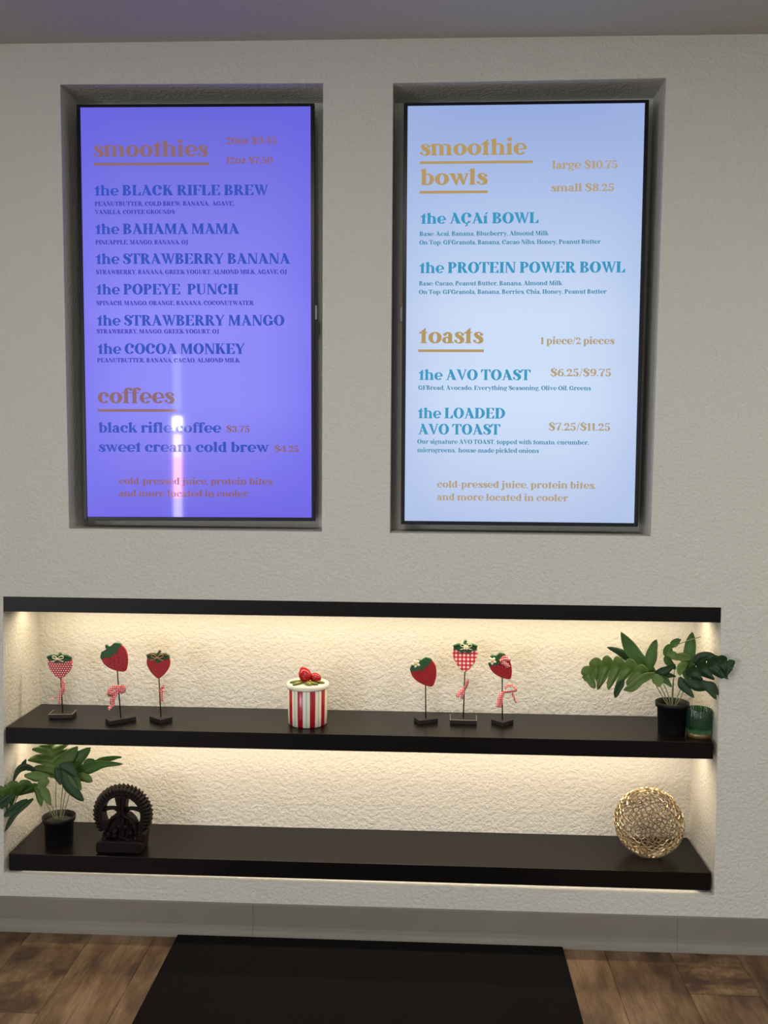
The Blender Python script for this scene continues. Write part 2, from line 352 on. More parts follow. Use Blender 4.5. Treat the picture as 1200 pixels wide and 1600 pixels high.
def frame(name, x0, x1, y0, y1, z0, z1, along):
    w = empty(name, ((x0+x1)/2, (y0+y1)/2, z0)); tag(w, kind='structure'); c = Vector(w.location)
    bm = bmesh.new(); e = .05
    if along == 'y':
        for b in ((x0,x1,y0,y0+e,z0,z1),(x0,x1,y1-e,y1,z0,z1),(x0,x1,y0,y1,z0,z0+e),(x0,x1,y0,y1,z1-e,z1)): box(bm,*b)
    else:
        for b in ((x0,x0+e,y0,y1,z0,z1),(x1-e,x1,y0,y1,z0,z1),(x0,x1,y0,y1,z0,z0+e),(x0,x1,y0,y1,z1-e,z1)): box(bm,*b)
    for v in bm.verts: v.co -= c
    obj('window_frame', bm, M_ALU, w); return w
frame('window_1', RX0-.1, RX0-.04, -5.5, -3.7, .35, 2.15, 'y')
wall_with_hole('wall_front', 'y', RY, RX0, RX1, -.45, 2.65, .35, 2.05, .12)
frame('window_2', -.45, 2.65, RY-.1, RY-.04, .35, 2.05, 'x')
# unseen glowing strip added on the wall opposite; mirrored as a thin streak in the left screen
sl = empty('streak_source', (-1.657, RY, .7)); tag(sl, kind='structure')
for z0, z1, c, s in ((1.75,2.24,(.75,.85,1,1),9),(1.58,1.69,(1,.97,1,1),130),(1.34,1.54,(1,.74,.88,1),60),(.98,1.34,(1,.45,.66,1),64),(.80,.98,(.8,.75,1,1),34)):
    boxo('strip_segment', (-.035,.035,.0,.012,z0-.7,z1-.7), emis('strip_glow', c, s), sl)

# floor: substrate and separate planks running towards the wall
tag(boxo('floor', (RX0,RX1,RY,.34,-.08,-.0045), mat('floor_bed', srgb(45,34,26), .9)), kind='structure')
floor_o = bpy.data.objects['floor']
def wood(name, a, b, c):
    m = mat(name, a, .42, spec=.4); q = N(m)
    info = q.n('ShaderNodeObjectInfo'); off = q.n('ShaderNodeVectorMath', operation='ADD')
    co = q.n('ShaderNodeTexCoord'); comb = q.n('ShaderNodeCombineXYZ')
    q.l(q.math('MULTIPLY', info.outputs['Random'], 37.0), comb.inputs[0]); q.l(q.math('MULTIPLY', info.outputs['Random'], 11.0), comb.inputs[1])
    q.l(co.outputs['Object'], off.inputs[0]); q.l(comb.outputs[0], off.inputs[1])
    def mp(s):
        x = q.n('ShaderNodeMapping'); x.inputs['Scale'].default_value = s; q.l(off.outputs[0], x.inputs[0]); return x.outputs[0]
    big = q.noise(mp((7, 2.2, 1)), 1.4, 4, .6); grain = q.noise(mp((90, 5, 1)), 1.6, 5, .65); dark = q.noise(mp((55, 4.0, 1)), 1.1, 4, .7)
    col = q.ramp(big, [(.36, a), (.5, b), (.62, c)])
    col = q.mix(q.ramp(grain, [(.35,(0,0,0,1)),(.65,(1,1,1,1))]), col, q.mix(.62, col, (.42,.34,.26,1), 'MULTIPLY'), 'MIX')
    col = q.mix(q.ramp(dark, [(.62,(0,0,0,1)),(.72,(.85,.85,.85,1))]), col, srgb(38,28,22))
    tint = q.math('MULTIPLY_ADD', info.outputs['Random'], .28, .86)
    hsv = q.n('ShaderNodeHueSaturation'); q.l(col, hsv.inputs['Color']); q.l(tint, hsv.inputs['Value'])
    q.base(hsv.outputs[0]); q.bump(grain, .15, .001); return m
M_WOOD = wood('distressed_plank', srgb(74,54,40), srgb(110,86,60), srgb(134,112,86))
PW, PL = .178, 1.22
bm = bmesh.new(); box(bm, -PW/2+.0004, PW/2-.0004, -PL/2+.0008, PL/2-.0008, -.0045, 0)
me_pl = bpy.data.meshes.new('plank'); bmesh.ops.bevel(bm, geom=[e for e in bm.edges if all(v.co.z > -.001 for v in e.verts)], offset=.0008, segments=1, affect='EDGES'); bm.to_mesh(me_pl); bm.free(); me_pl.materials.append(M_WOOD)
rnd = random.Random(3)
offs = {0:.35}
for i in range(-17, 18):
    x = .913 + .089 + i*PW
    if x < RX0+.08 or x > RX1-.08: continue
    o0 = rnd.random()*PL if i != 0 else PL-.212
    y = PL - o0 + .0
    ytop = 0.0; seg = []
    e = -o0 if i == 0 else -(.25+rnd.random()*.9)
    if i == 0: e = -.212
    a, b = 0.0, e
    while a > -3.6:
        L = a-b; pl = link('plank', me_pl, None, floor_o)
        pl.location = (x, (a+b)/2, 0); pl.scale = (1, L/PL, 1)
        a, b = b, b-PL
# strip along the wall already starts at y=0

# rubber cove baseboard in lengths
bb = empty('baseboard_back', (0, 0, 0)); tag(bb, kind='structure')
prof = [(0,.0),(-.020,.0),(-.0195,.003),(-.012,.009),(-.006,.018),(-.0035,.030),(-.003,.090),(-.0022,.094),(0,.0945)]
for x0, x1 in ((RX0,-.238),(-.2374,.935),(.9356,RX1)):
    bm = bmesh.new(); a = [bm.verts.new((x0, y, z+.0002)) for y, z in prof]; b = [bm.verts.new((x1, y, z+.0002)) for y, z in prof]
    bm.faces.new(a); bm.faces.new(b[::-1])
    for k in range(len(prof)): bm.faces.new((a[k], b[k], b[(k+1)%len(prof)], a[(k+1)%len(prof)]))
    obj('baseboard_strip', bm, M_BASEB, bb)

# black entrance mat
M_MAT = mat('black_mat', srgb(17,17,18), .95, spec=.1); q = N(M_MAT); v = q.coord(); q.bump(q.noise(v, 420, 2), .8, .003)
q.base(q.mix(q.noise(v, 6, 5), srgb(11,11,12), srgb(19,18,18)))
mo = empty('floor_mat', (.087, -.9, 0)); tag(mo, 'large black carpet floor mat lying on the wood floor against the baseboard', 'mat')
bm = bmesh.new(); nx, ny = 60, 84
gv = [[bm.verts.new((-.525+1.05*i/nx, -.875+1.75*j/ny, .008+.0008*noise.noise(Vector((i*.9, j*.9, 0))))) for j in range(ny+1)] for i in range(nx+1)]
for i in range(nx):
    for j in range(ny): bm.faces.new((gv[i][j], gv[i+1][j], gv[i+1][j+1], gv[i][j+1]))
obj('carpet_pile', bm, M_MAT, mo, smooth=True)
bm = bmesh.new(); box(bm, -.536, .536, -.885, .885, .0, .0065)
obj('edge_binding', bm, M_MAT, mo, bevel=.003)

# ------------------------------------------------------------------ wall shelves with LED strips
def shelf(label, pts, strip, rec=0):
    (x0, x1, z0, z1) = pts
    t_ = empty('wall_shelf', ((x0+x1)/2, 0, z0)); tag(t_, label, 'shelf', 'black shelves built into the long wall niche')
    w = (x1-x0)/2
    bm = bmesh.new(); box(bm, -w, w, rec, SD-.001, 0, z1-z0); obj('board', bm, M_SHELF, t_, bevel=.0012)
    if strip:
        ys, pw, col = strip
        bm = bmesh.new(); box(bm, -w+.02, w-.02, ys-.006, ys+.006, -.004, 0); obj('led_strip', bm, M_LED, t_)
        area('under_shelf_light', (0, ys, -.0055), (math.radians(4), 0, 0), 2*w-.06, .012, pw, col, t_)
    return t_
shelf('top black shelf board of the wall niche, bare, directly under the menu screens', (-.9345,1.0265,.9095,.9508), (.12, 5.0, (1,.80,.54)))
shelf('middle black shelf holding the strawberry ornaments and striped canister', (-.936,1.019,.5355,.5818), (.12, 5.0, (1,.79,.56)))
s3 = shelf('lowest black shelf holding the round openwork ball and dark wheel carving', (-.938,1.0255,.1655,.2148), None, .007)
area('under_shelf_light', (0, .022, -.001), (math.radians(-40), 0, 0), 1.9, .006, .22, (1,.86,.66), s3)  # added light, brightens the sill edge; no LED strip on this shelf

# ------------------------------------------------------------------ menu screens
SA, SB = .3113, .5535
TXT = {'G': emis('gold_text_panel', srgb(178,150,98), 1, rough=.06, spec=.22), 'g': emis('gold_small_panel', srgb(178,158,124), 1, rough=.06, spec=.22),
 'T': emis('teal_text_panel', srgb(58,150,190), 1, rough=.06, spec=.22), 't': emis('teal_small_panel', srgb(70,140,172), 1, rough=.06, spec=.22)}
TXL = {'G': emis('tan_text_panel', srgb(138,104,112), 1, rough=.06, spec=.22), 'M': emis('mauve_text_panel', srgb(140,98,118), 1, rough=.06, spec=.22),
 'B': emis('blue_text_panel', srgb(52,82,190), 1, rough=.06, spec=.22), 'b': emis('blue_small_panel', srgb(58,66,182), 1, rough=.06, spec=.22)}
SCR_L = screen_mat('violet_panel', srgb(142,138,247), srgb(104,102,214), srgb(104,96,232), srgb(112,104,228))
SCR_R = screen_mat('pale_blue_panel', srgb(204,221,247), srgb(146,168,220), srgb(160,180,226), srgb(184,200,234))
def television(label, loc, rot, lines, unders, smat, tx, sticker_x):
    t_ = empty('menu_television', loc, rot); tag(t_, label, 'television')
    bz, bb_, th = .0105, .010, .048
    bm = bmesh.new()
    for b in ((-SA-bz,-SA,-.002,th*.35,-SB-bb_,SB+.008),(SA,SA+bz,-.002,th*.35,-SB-bb_,SB+.008),(-SA,SA,-.002,th*.35,SB,SB+.008),(-SA,SA,-.002,th*.35,-SB-bb_,-SB)): box(bm,*b)
    obj('bezel', bm, M_BEZEL, t_, bevel=.0012)
    bm = bmesh.new(); box(bm, -SA-bz+.002, SA+bz-.002, .008, th, -SB-.006, SB+.005); obj('housing', bm, M_BLACK, t_, bevel=.006)
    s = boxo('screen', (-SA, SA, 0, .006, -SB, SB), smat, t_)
    for (a, b, base, ch, k) in [(l[1], l[2], l[3], l[4], l) for l in lines]:
        lettering(k[0], a, b, base, ch, tx[k[5]], s)
    for (a, b, z0, z1) in unders: pydata('underline', [(a,-.0006,z0),(b,-.0006,z0),(b,-.0006,z1),(a,-.0006,z1)], [(0,1,2,3)], tx['G'], s)
    bm = bmesh.new(); box(bm, -.16, .16, th, ND-.035-.001, -.12, .12); obj('wall_bracket', bm, M_BLACK, t_)
    sx = sticker_x; a = .0005
    bm = bmesh.new(); box(bm, (SA+bz-.003 if sx > 0 else -SA-bz-.006), (SA+bz+.006 if sx > 0 else -SA-bz+.003), .002, .014, -.033+.02, .006+.02)
    sn = obj('side_port', bm, M_METAL, t_, bevel=.0008); sn['label'] = 'small grey metal tab on the side of the television'
    return t_
L0=[
('smoothies',-0.2785,0.0339,0.4231,0.0422,'G'),
('20oz $9.45',0.0823,0.2192,0.4551,0.0197,'M'),
('12oz $7.50',0.0818,0.2086,0.4035,0.0189,'M'),
('the BLACK RIFLE BREW',-0.2775,0.1972,0.3201,0.0279,'B'),
('PEANUTBUTTER, COLD BREW, BANANA,  AGAVE,',-0.2767,0.1032,0.2924,0.0119,'b'),
('VANILLA, COFFEE GROUNDS',-0.2767,-0.0585,0.2705,0.0116,'b'),
('the BAHAMA MAMA',-0.2765,0.1177,0.2171,0.0282,'B'),
('PINEAPPLE, MANGO, BANANA, OJ',-0.2762,-0.0229,0.1895,0.0120,'b'),
('the STRAWBERRY BANANA',-0.2766,0.2557,0.1370,0.0283,'B'),
('STRAWBERRY, BANANA, GREEK YOGURT, ALMOND MILK, AGAVE, OJ',-0.2763,0.2456,0.1096,0.0120,'b'),
('the POPEYE  PUNCH',-0.2768,0.1130,0.0550,0.0285,'B'),
('SPINACH, MANGO, ORANGE, BANANA, COCONUTWATER',-0.2770,0.1553,0.0260,0.0121,'b'),
('the STRAWBERRY MANGO',-0.2762,0.2384,-0.0291,0.0286,'B'),
('STRAWBERRY, MANGO, GREEK YOGURT, OJ',-0.2770,0.0594,-0.0505,0.0118,'b'),
('the COCOA MONKEY',-0.2759,0.1308,-0.1059,0.0284,'B'),
('PEANUTBUTTER, BANANA, CACAO, ALMOND MILK',-0.2769,0.1160,-0.1288,0.0119,'b'),
('coffees',-0.2772,-0.0650,-0.2405,0.0421,'G'),
('black rifle coffee',-0.2769,0.0634,-0.3206,0.0277,'B'),
('$3.75',0.0767,0.1411,-0.3191,0.0181,'M'),
('sweet cream cold brew',-0.2774,0.1945,-0.3736,0.0278,'B'),
('$4.25',0.2094,0.2762,-0.3730,0.0182,'M'),
('cold-pressed juice, protein bites,',-0.2224,0.2078,-0.4633,0.0187,'M'),
('and more located in cooler',-0.2230,0.1363,-0.4976,0.0187,'M'),
]
U0=[ (-0.2776,0.0358,0.3996,0.4073),(-0.2770,-0.0631,-0.2638,-0.2564) ]
L1=[
('smoothie',-0.2779,0.0058,0.4244,0.0419,'G'),
('bowls',-0.2773,-0.0968,0.3476,0.0417,'G'),
('large $10.75',0.0721,0.2442,0.3866,0.0215,'g'),
('small $8.25',0.0706,0.2364,0.3279,0.0207,'g'),
('the AÇAí BOWL',-0.2757,0.0395,0.2460,0.0285,'T'),
('Base: Acai, Banana, Blueberry, Almond Milk',-0.2771,0.0677,0.2140,0.0118,'t'),
('On Top: GFGranola, Banana, Cacao Nibs, Honey, Peanut Butter',-0.2775,0.2051,0.1912,0.0118,'t'),
('the PROTEIN POWER BOWL',-0.2774,0.2707,0.1158,0.0290,'T'),
('Base: Cacao, Peanut Butter, Banana, Almond Milk',-0.2775,0.1060,0.0828,0.0118,'t'),
('On Top: GFGranola, Banana, Berries, Chia, Honey, Peanut Butter',-0.2777,0.2237,0.0603,0.0118,'t'),
('toasts',-0.2772,-0.1022,-0.0709,0.0419,'G'),
('1 piece/2 pieces',0.0499,0.2471,-0.0734,0.0195,'g'),
('the AVO TOAST',-0.2768,0.0262,-0.1694,0.0284,'T'),
('$6.25/$9.75',0.0788,0.2401,-0.1590,0.0213,'g'),
('GFBread, Avocado, Everything Seasoning, Olive Oil, Greens',-0.2771,0.1875,-0.1961,0.0120,'t'),
('the LOADED',-0.2783,-0.0410,-0.2729,0.0287,'T'),
('AVO TOAST',-0.2771,-0.0528,-0.3166,0.0286,'T'),
('$7.25/$11.25',0.0766,0.2411,-0.3044,0.0215,'g'),
('Our signature AVO TOAST, topped with tomato, cucumber,',-0.2786,0.1850,-0.3421,0.0121,'t'),
('microgreens,  house-made pickled onions',-0.2785,0.0515,-0.3653,0.0122,'t'),
('cold-pressed juice, protein bites,',-0.2234,0.2061,-0.4612,0.0189,'g'),
('and more located in cooler',-0.2231,0.1333,-0.4962,0.0189,'g'),
]
U1=[ (-0.2778,0.0212,0.4023,0.4093),(-0.2777,-0.0960,0.3251,0.3323),(-0.2780,-0.1008,-0.0945,-0.0875) ]
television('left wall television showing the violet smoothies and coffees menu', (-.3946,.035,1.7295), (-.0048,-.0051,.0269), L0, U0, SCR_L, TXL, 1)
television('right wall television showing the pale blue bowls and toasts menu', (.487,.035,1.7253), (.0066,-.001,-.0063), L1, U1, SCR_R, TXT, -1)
# ------------------------------------------------------------------ strawberry ornaments on stands
def outline(w, h, n=5):
    P_ = [(0,.42),(.2,.5),(.4,.43),(.5,.2),(.46,-.02),(.32,-.25),(.14,-.43),(0,-.5),(-.14,-.43),(-.32,-.25),(-.46,-.02),(-.5,.2),(-.4,.43),(-.2,.5)]
    q = crom([(a, b, 0) for a, b in P_+P_[:1]], n)[:-1]; return [(p.x*w, p.y*h) for p in q]
M_RED = mat('red_paint', srgb(170,22,34), .5); q = N(M_RED); q.base(q.mix(q.noise(q.coord(),60,3), srgb(150,10,20), srgb(184,22,34)))
M_SEED = mat('dark_seed', srgb(70,8,16), .6)
M_LEAFP = mat('green_paint', srgb(34,82,44), .55); q = N(M_LEAFP); q.base(q.mix(q.noise(q.coord(),120,3), srgb(22,58,32), srgb(48,104,54)))
M_STEMP = mat('stem_paint', srgb(88,84,44), .6)
M_CREAM = mat('cream_cord', srgb(226,216,188), .7); M_TWINE = mat('brown_twine', srgb(150,120,84), .8)
M_PETAL = mat('petal_cream', srgb(240,232,206), .6); M_YEL = mat('flower_eye', srgb(196,160,60), .6)
M_BLKW = mat('black_painted_wood', srgb(24,21,20), .5); q = N(M_BLKW)
q.base(q.mix(q.ramp(q.noise(q.coord(),90,3), [(.62,(0,0,0,1)),(.75,(1,1,1,1))]), srgb(22,20,19), srgb(48,36,28)))
M_WORN = mat('worn_edge_wood', srgb(176,160,136), .7)
def dots_mat():
    m = mat('red_white_dots', srgb(190,30,50), .6); q = N(m); x, y, z = q.xyz(q.coord())
    s = 1/.0062; zz = q.math('MULTIPLY', z, s); row = q.math('FLOOR', zz); xx = q.math('ADD', q.math('MULTIPLY', x, s*.86), q.math('MULTIPLY', row, .5))
    fx = q.math('SUBTRACT', q.math('FRACT', q.math('ADD', xx, 100.0)), .5); fz = q.math('SUBTRACT', q.math('FRACT', q.math('ADD', zz, 100.0)), .5)
    d = q.math('ADD', q.math('MULTIPLY', fx, fx), q.math('MULTIPLY', fz, fz))
    q.base(q.mix(q.math('LESS_THAN', d, .075), srgb(184,32,54), srgb(246,228,220))); return m
def gingham(name, size, c0, c1, c2, ax=('x','z')):
    m = mat(name, c1, .75); q = N(m); v = q.xyz(q.coord()); i = {'x':0,'y':1,'z':2}
    def st(a): return q.math('LESS_THAN', q.math('FRACT', q.math('ADD', q.math('MULTIPLY', v[i[a]], 1/size), 100.0)), .5)
    a, b = st(ax[0]), st(ax[1]); col = q.mix(a, q.mix(b, c0, c1), q.mix(b, c1, c2)); q.base(col); return m
M_DOTS = dots_mat()
M_GING = gingham('red_gingham', .0115, srgb(250,236,228), srgb(222,84,92), srgb(196,36,48))
M_RIBB = gingham('pink_gingham_ribbon', .0052, srgb(252,226,218), srgb(226,104,104), srgb(206,40,50))

def ribbon(bm, pts, w, twist0=0, twist1=0, thick=.0006, face=Vector((0,-1,0))):
    q = crom(pts, 6); L = len(q); rows = []
    for i, p in enumerate(q):
        tt = (q[min(i+1,L-1)]-q[max(i-1,0)]).normalized(); s = tt.cross(face)
        if s.length < .05: s = tt.orthogonal()
        s.normalize(); s.rotate(Matrix.Rotation(twist0+(twist1-twist0)*i/(L-1), 3, tt)); n = tt.cross(s).normalized()*thick
        rows.append([bm.verts.new(p+s*w/2+n), bm.verts.new(p-s*w/2+n), bm.verts.new(p-s*w/2-n), bm.verts.new(p+s*w/2-n)])
    for a, b in zip(rows, rows[1:]):
        for k in range(4): bm.faces.new((a[k], a[(k+1)%4], b[(k+1)%4], b[k]))
    bm.faces.new(rows[0][::-1]); bm.faces.new(rows[-1])
def flower(parent, x, z, y, r=.0085):
    bm = bmesh.new()
    for k in range(5):
        a = 2*PI*k/5+.3; ball(bm, (x+r*.62*math.cos(a), y, z+r*.62*math.sin(a)), r*.5, (1,.28,.72), 8, 6, Matrix.Rotation(-a, 3, 'Y'))
    f = obj('flower', bm, M_PETAL, parent, True); bm = bmesh.new(); ball(bm, (x, y-.0022, z), r*.26, (1,.6,1), 8, 6); obj('flower_centre', bm, M_YEL, f, True)
def cap(parent, w, h, lobes, rot=0, y=-.0052, big=1.0):
    """zigzag calyx lying on the upper part of the face"""
    top = [(-.46,.40),(-.3,.52),(-.1,.5),(0,.56),(.1,.5),(.3,.52),(.46,.40)]
    low = []
    n = lobes
    for k in range(n*2+1):
        u = k/(n*2); xx = .5-u*1.0; dep = (.30-.26*abs(u-.5)*2) if k%2 else (.16-.02*abs(u-.5)); zz = .40-dep*big; low.append((xx*.96, zz if k not in (0, n*2) else .30))
    pts = [(a*w, b*h) for a, b in top] + [(a*w, b*h) for a, b in low]
    bm = bmesh.new(); prism(bm, pts, y, .0052); return obj('leaf_cap', bm, M_LEAFP, parent, bevel=.0007)
def bow(parent, m, x, z, y, s, r=.0009, tails=True, ang=0):
    bm = bmesh.new(); Rm = Matrix.Rotation(ang, 3, 'Y')
    def tp(P_): return [Vector((x,y,z)) + Rm @ Vector((a*s, b*s*.3, c*s)) for a, b, c in P_]
    for sg in (-1, 1):
        tube(bm, crom(tp([(0,0,0),(.5*sg,-.4,.55),(1.05*sg,-.2,.62),(1.1*sg,.3,.2),(.5*sg,.5,-.02),(0,0,0)]), 5), r, 6)
        if tails: tube(bm, crom(tp([(0,0,0),(.5*sg,-.5,-.25),(1.2*sg,-.3,-.5)]), 5), r, 6)
    ball(bm, (x,y-.001,z), r*2.4, u=8, v=6); return obj('bow', bm, m, parent, True)

def strawberry_stand(label, base_c, head_c, bsize, brot, hw, hh, tilt, face, seeds=0, worn=False, turn=0, rod_dz=None):
    bx, by, _ = base_c; z0 = .5818
    t_ = empty('strawberry_ornament', (bx, by, z0)); tag(t_, label, 'ornament', 'wooden strawberry ornaments on the middle shelf')
    bw, bd = bsize; bh = .0132
    Rz = Matrix.Rotation(brot, 4, 'Z')
    b = boxo('base', (-bw/2,bw/2,-bd/2,bd/2,.0002,bh), M_BLKW, t_, bevel=.0012, mtx=Rz)
    if worn:
        bm = bmesh.new(); e = .0009
        for q4 in ((-bw/2-e*.2,bw/2+e*.2,-bd/2-e*.3,-bd/2+e,bh-e,bh+e*.3),(-bw/2-e*.3,-bw/2+e,-bd/2,bd/2,bh-e,bh+e*.3),(bw/2-e,bw/2+e*.3,-bd/2,bd/2,bh-e,bh+e*.3)): box(bm,*q4,mtx=Rz)
        o = obj('worn_edge', bm, M_WORN, b); 
    hx, hz = head_c[0]-bx, head_c[2]-z0
    bm = bmesh.new(); tube(bm, [(0,0,bh-.001),(hx*.5,0,(hz-hh*.3)*.5),(hx,0,hz-hh*.3)], .0018, 10); obj('rod', bm, M_BLACK, t_, True)
    hd = empty('berry_pivot')  # replaced below by the berry mesh itself
    bpy.data.objects.remove(hd)
    bm = bmesh.new(); prism(bm, outline(hw, hh), -.0042, .0042)
    berry = obj('strawberry', bm, face, t_, bevel=.0018, seg=3); berry.location = (hx, -.0005, hz); berry.rotation_euler = (0, tilt, turn)
    if seeds:
        bm = bmesh.new(); rr = random.Random(seeds); 
        for row in range(5):
            for col in range(5):
                u = (col-2+(row%2)*.5)*.19; w_ = .16-row*.14
                lim = .42 if w_ > 0 else .42+w_*.8
                if abs(u) > lim-.05: continue
                ball(bm, (u*hw, -.0044, w_*hh), .0018, (.75,.4,1.35), 6, 4)
        s_ = obj('seeds', bm, M_SEED, berry, True); s_['kind'] = 'stuff'
    return t_, berry

grp = 'ornament'
S1, b1 = strawberry_stand('polka-dotted pink strawberry with a cream bow, leftmost ornament on the middle shelf', (-.8184,.114,0), (-.8229,.114,.7286), (.067,.045), .10, .072, .068, 0, M_DOTS, worn=True)
S2, b2 = strawberry_stand('largest plain red seeded strawberry tilted on a stand, second from the left wall', (-.6328,.0733,0), (-.6416,.0733,.7637), (.078,.036), .72, .076, .082, -.62, M_RED, seeds=4)
S3, b3 = strawberry_stand('smooth seedless dark red strawberry with a brown twine bow', (-.5213,.0903,0), (-.5265,.0903,.7428), (.053,.042), -.66, .068, .072, 0, M_RED)
S4, b4 = strawberry_stand('short red seeded strawberry with a cream flower and no ribbon, right of the canister', (.2405,.1325,0), (.2383,.1325,.724), (.06,.037), .47, .074, .082, -.5, M_RED, seeds=5)
S5, b5 = strawberry_stand('red and white gingham strawberry, tallest ornament right of the canister', (.3487,.1434,0), (.3514,.1434,.7693), (.076,.055), -.02, .071, .082, 0, M_GING, worn=True)
S6, b6 = strawberry_stand('small red strawberry with flower and pink ribbon on its head, nearest the right plant', (.4602,.1322,0), (.4578,.1322,.7453), (.047,.045), .76, .060, .078, -.62, M_RED, seeds=6)
for b, w, h, n in ((b1,.072,.068,4),(b2,.076,.082,4),(b3,.068,.072,3),(b4,.074,.082,5),(b5,.071,.082,4),(b6,.060,.078,4)): cap(b, w, h, n, big=1.0)
def stalk(b, P_, r=.0035, m=None):
    bm = bmesh.new(); tube(bm, crom(P_, 4), lambda u: r*(.8+.5*u), 8); return obj('stalk', bm, m or M_LEAFP, b, True)
stalk(b1, [(0,0,.026),(-.001,0,.034),(.002,-.001,.041)], .0036)
stalk(b2, [(-.004,0,.036),(-.004,0,.045),(.0,-.001,.05)], .0036)
stalk(b3, [(0,0,.028),(.001,0,.038),(.006,-.001,.045)], .003, M_STEMP)
stalk(b4, [(-.004,0,.036),(-.006,0,.044)], .0036)
stalk(b5, [(0,0,.034),(-.002,0,.044),(.002,-.001,.051)], .0036)
stalk(b6, [(-.004,0,.034),(-.006,0,.047)], .0042)
def capleaves(b, w, z, m, k=1):
    bm = bmesh.new()
    for sg in (-1, 1):
        ribbon(bm, [(0,-.004,z),(sg*w*.24,-.008,z+.004),(sg*w*.44,-.007,z-.002)], .0085, thick=.0008)
    return obj('side_leaf', bm, m, b, True)
capleaves(b1, .082, .030, M_LEAFP); capleaves(b3, .074, .031, M_STEMP); capleaves(b5, .078, .036, M_LEAFP)
bow(b1, M_CREAM, -.002, .026, -.013, .014, .0012); bow(b3, M_TWINE, 0, .026, -.013, .015, .0013); bow(b5, M_CREAM, .002, .034, -.013, .014, .0008)
flower(b5, .001, .034, -.0165, .007); flower(b4, -.010, .040, -.008, .0115); flower(b6, -.012, .034, -.008, .0105)
def gingham_bow(t_, parts):
    bm = bmesh.new()
    for P_, w, a, b in parts: ribbon(bm, P_, w, a, b)
    o = obj('gingham_ribbon', bm, M_RIBB, t_, True); return o
gingham_bow(S1, [([(.0,-.003,.110),(.009,-.008,.098),(.010,-.010,.082),(.002,-.004,.070)], .011, .3, .9),([(.004,-.004,.104),(.006,-.009,.088),(.0,-.006,.078)], .012, 0, .5),([(-.002,-.004,.08),(-.004,-.008,.062),(-.006,-.010,.040)], .007, 0, .3),([(-.002,-.004,.066),(-.014,-.010,.058),(-.032,-.016,.055)], .006, 1.2, 1.5)])
gingham_bow(S2, [([(.0,-.003,.100),(-.012,-.010,.103),(-.026,-.014,.095),(-.028,-.014,.082),(-.014,-.010,.086),(0,-.004,.098)], .013, .2, .6),([(0,-.003,.099),(.010,-.010,.106),(.015,-.012,.097),(.006,-.008,.090),(0,-.004,.098)], .011, 0, 0),([(-.006,-.006,.092),(-.015,-.012,.074),(-.018,-.012,.056),(-.030,-.016,.040)], .012, .2, .8),([(-.010,-.006,.084),(-.022,-.014,.066),(-.018,-.014,.048)], .010, .6, 0)])
gingham_bow(S3, [([(.0,-.003,.092),(.010,-.010,.103),(.014,-.010,.100)], .007, 0, .2),([(.0,-.004,.086),(.012,-.010,.090),(.022,-.012,.088)], .004, .8, 1.2),([(.002,-.004,.090),(.006,-.010,.078),(.007,-.010,.060)], .008, 0, .3),([(.0,-.004,.092),(.004,-.008,.083),(.003,-.008,.074)], .007, .3, .6)])
gingham_bow(S5, [([(.002,-.004,.098),(.008,-.008,.111),(.011,-.009,.126)], .009, .1, .3),([(.002,-.004,.098),(-.010,-.010,.090),(-.020,-.012,.076)], .011, .2, .5),([(.002,-.004,.098),(-.004,-.010,.084),(-.006,-.010,.070)], .008, .1, .2)])
gingham_bow(S6, [([(.0,-.004,.094),(-.009,-.010,.080),(-.016,-.012,.052)], .010, 0, .5),([(.0,-.004,.094),(-.004,-.010,.072),(-.008,-.012,.050)], .008, .3, .6),([(0,-.004,.094),(.016,-.010,.097),(.036,-.012,.101),(.030,-.010,.112),(.014,-.008,.116),(.006,-.006,.104)], .007, .3, 1.0),([(.026,-.010,.094),(.031,-.012,.080),(.037,-.012,.066)], .006, .4, .8)])
bm = bmesh.new(); ribbon(bm, [(-.008,-.008,.020),(.006,-.012,.026),(.022,-.012,.024)], .010, .1, .5); ribbon(bm, [(-.004,-.008,.018),(.008,-.012,.014),(.016,-.012,.004)], .013, 0, .4); ribbon(bm, [(-.006,-.008,.022),(.004,-.012,.034),(.014,-.012,.032)], .008, .2, .2)
o = obj('head_ribbon', bm, M_RIBB, b6, True); o.rotation_euler = (0, .62, 0)

# ------------------------------------------------------------------ striped canister
def stripes():
    m = mat('striped_glaze', (1,1,1,1), .22, spec=.6); q = N(m); x, y, z = q.xyz(q.coord())
    a = q.math('FRACT', q.math('ADD', q.math('MULTIPLY', q.math('ARCTAN2', y, x), 10/(2*PI)), 100.13))
    cream, red, grn = srgb(226,224,206), srgb(164,18,34), srgb(120,152,132)
    g = q.math('LESS_THAN', q.math('ABSOLUTE', q.math('SUBTRACT', a, .72)), .022)
    g2 = q.math('LESS_THAN', a, .44)
    q.base(q.mix(g2, q.mix(g, cream, grn), red)); return m
M_CREAMC = mat('cream_glaze', srgb(232,228,208), .25, spec=.6)
M_REDG = mat('red_glaze', srgb(160,10,18), .2, spec=.5); M_GRNG = mat('green_glaze', srgb(96,120,48), .3, spec=.6)
q = N(M_GRNG); q.base(q.mix(q.noise(q.coord(),70,2), srgb(66,100,36), srgb(150,134,60)))
cn = empty('striped_canister', (-.098,.1,.5818)); tag(cn, 'red and cream striped ceramic canister with two strawberries on its lid', 'canister')
bm = bmesh.new(); lathe(bm, [(.052,.0),(.0555,.003),(.0565,.03),(.0575,.104),(.0565,.1055)], 96, wob=lambda u: .0018*math.cos(u*2*PI*20)); obj('body', bm, stripes(), cn, True)
